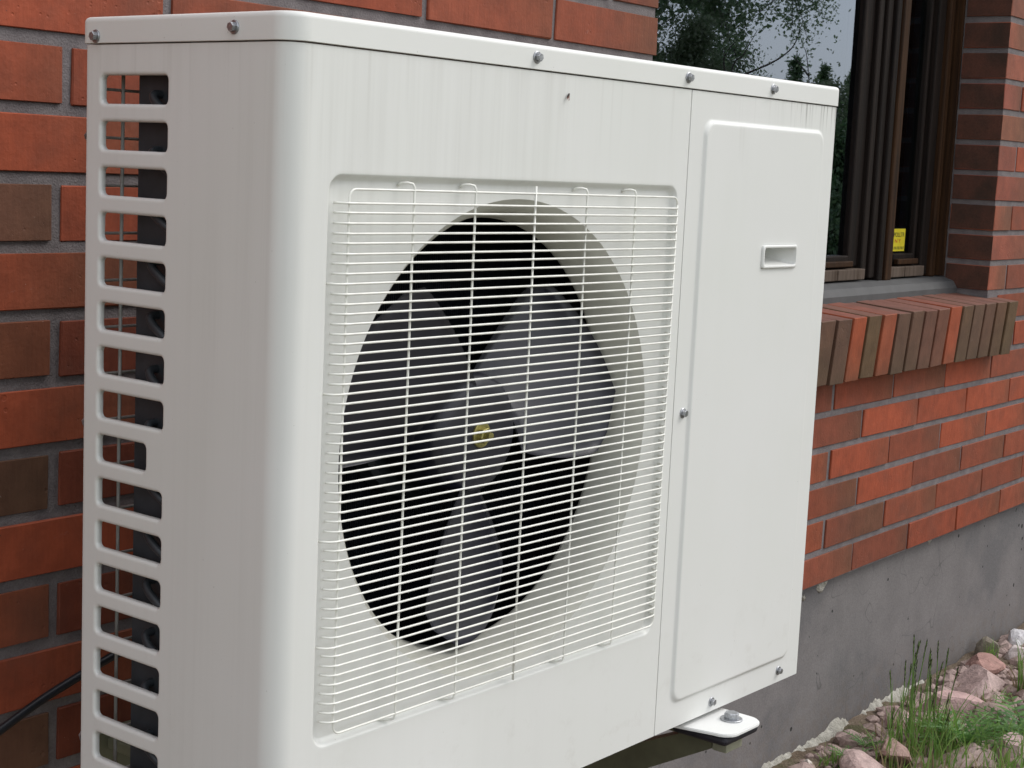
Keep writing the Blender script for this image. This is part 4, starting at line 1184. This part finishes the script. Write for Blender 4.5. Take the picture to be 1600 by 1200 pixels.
for k, (x_, y_, H) in enumerate([(43.2, -21.2, 5.0), (43.9, -20.6, 4.8), (42.9, -22.2, 4.3), (44.4, -19.9, 4.6), (44.5, -19.2, 5.6), (45.6, -18.4, 5.9), (42.2, -23.4, 5.2), (46.6, -17.0, 5.4), (41.3, -24.9, 5.0), (47.9, -15.6, 6.0)]):
    spruce((x_, y_, GZ), H, 30 + k, ['short spruce left of the gap', 'pointed spruce in the gap', 'small spruce behind the birch twigs', 'low spruce right of the gap', 'tall spruce next to the window post', 'tallest middle spruce', 'spruce hidden by the birch', 'broad spruce on the right', 'spruce at the left end of the row', 'last spruce at the right end of the row'][k] + ' on the mirrored skyline')
def twig(loc, pts_, label, nl, leaf, seed, r0=.006):
    """thin standing rod tree with sparse leaves"""
    root = empty('sapling', loc); tag(root, label, 'sapling', 'young trees near the house')
    rp = random.Random(seed); parts = []; V = []; F = []
    for br in pts_:
        sp_ = smooth_pts([Vector(q) - Vector(loc) for q in br], 5)
        parts.append(tube_data(sp_, r0, 5, False, [r0 * (1 - .75 * i / (len(sp_) - 1)) for i in range(len(sp_))]))
        for k in range(nl):
            i = rp.randrange(len(sp_) // 2, len(sp_)) if len(sp_) > 20 else rp.randrange(2, len(sp_)); c = sp_[i] + Vector((rp.gauss(0, .012), rp.gauss(0, .012), rp.gauss(0, .012)))
            d = Vector((rp.gauss(0, 1), rp.gauss(0, 1), rp.gauss(0.4, 1))).normalized(); s_ = d.cross(Vector((rp.gauss(0, 1), rp.gauss(0, 1), 1))).normalized()
            L2 = leaf * rp.uniform(.6, 1.2); o = len(V)
            V += [c, c + d * L2 * .5 + s_ * L2 * .25, c + d * L2, c + d * L2 * .5 - s_ * L2 * .25]; F.append((o, o + 1, o + 2, o + 3))
    obj('trunk', mesh('trunk', *merge(*parts), M_bark, True), root)
    obj('crown', mesh('crown', V, F, M_birch), root)
MC = Vector((CAM.x, -CAM.y, CAM.z))
def mir(u, v, t):
    """point on the yard side that the glass mirrors at photo pixel (u, v), t metres away"""
    d = (c_f + c_r * ((u - 800) / FPX) - c_u * ((v - 600) / FPX)).normalized(); return MC + Vector((d.x, -d.y, d.z)) * t
b0 = mir(1200, 330, 9.0); g0 = (b0.x, b0.y, GZ)
twig(g0, [[g0, b0, mir(1225, 120, 9), mir(1245, 85, 9), mir(1268, 45, 9)], [mir(1225, 125, 9), mir(1290, 98, 9), mir(1325, 72, 9), mir(1339, 38, 9)],
          [mir(1222, 140, 9), mir(1215, 90, 9), mir(1237, 60, 9)]], 'thin sapling whose arching twig crosses the mirrored sky', 16, .022, 5, .007)
b1 = mir(1352, 330, 9.5); g1 = (b1.x, b1.y, GZ)
twig(g1, [[g1, b1, mir(1345, 110, 9.5), mir(1336, 70, 9.5)], [mir(1346, 120, 9.5), mir(1322, 88, 9.5)]], 'second thin sapling mirrored against the window post', 9, .022, 6, .006)
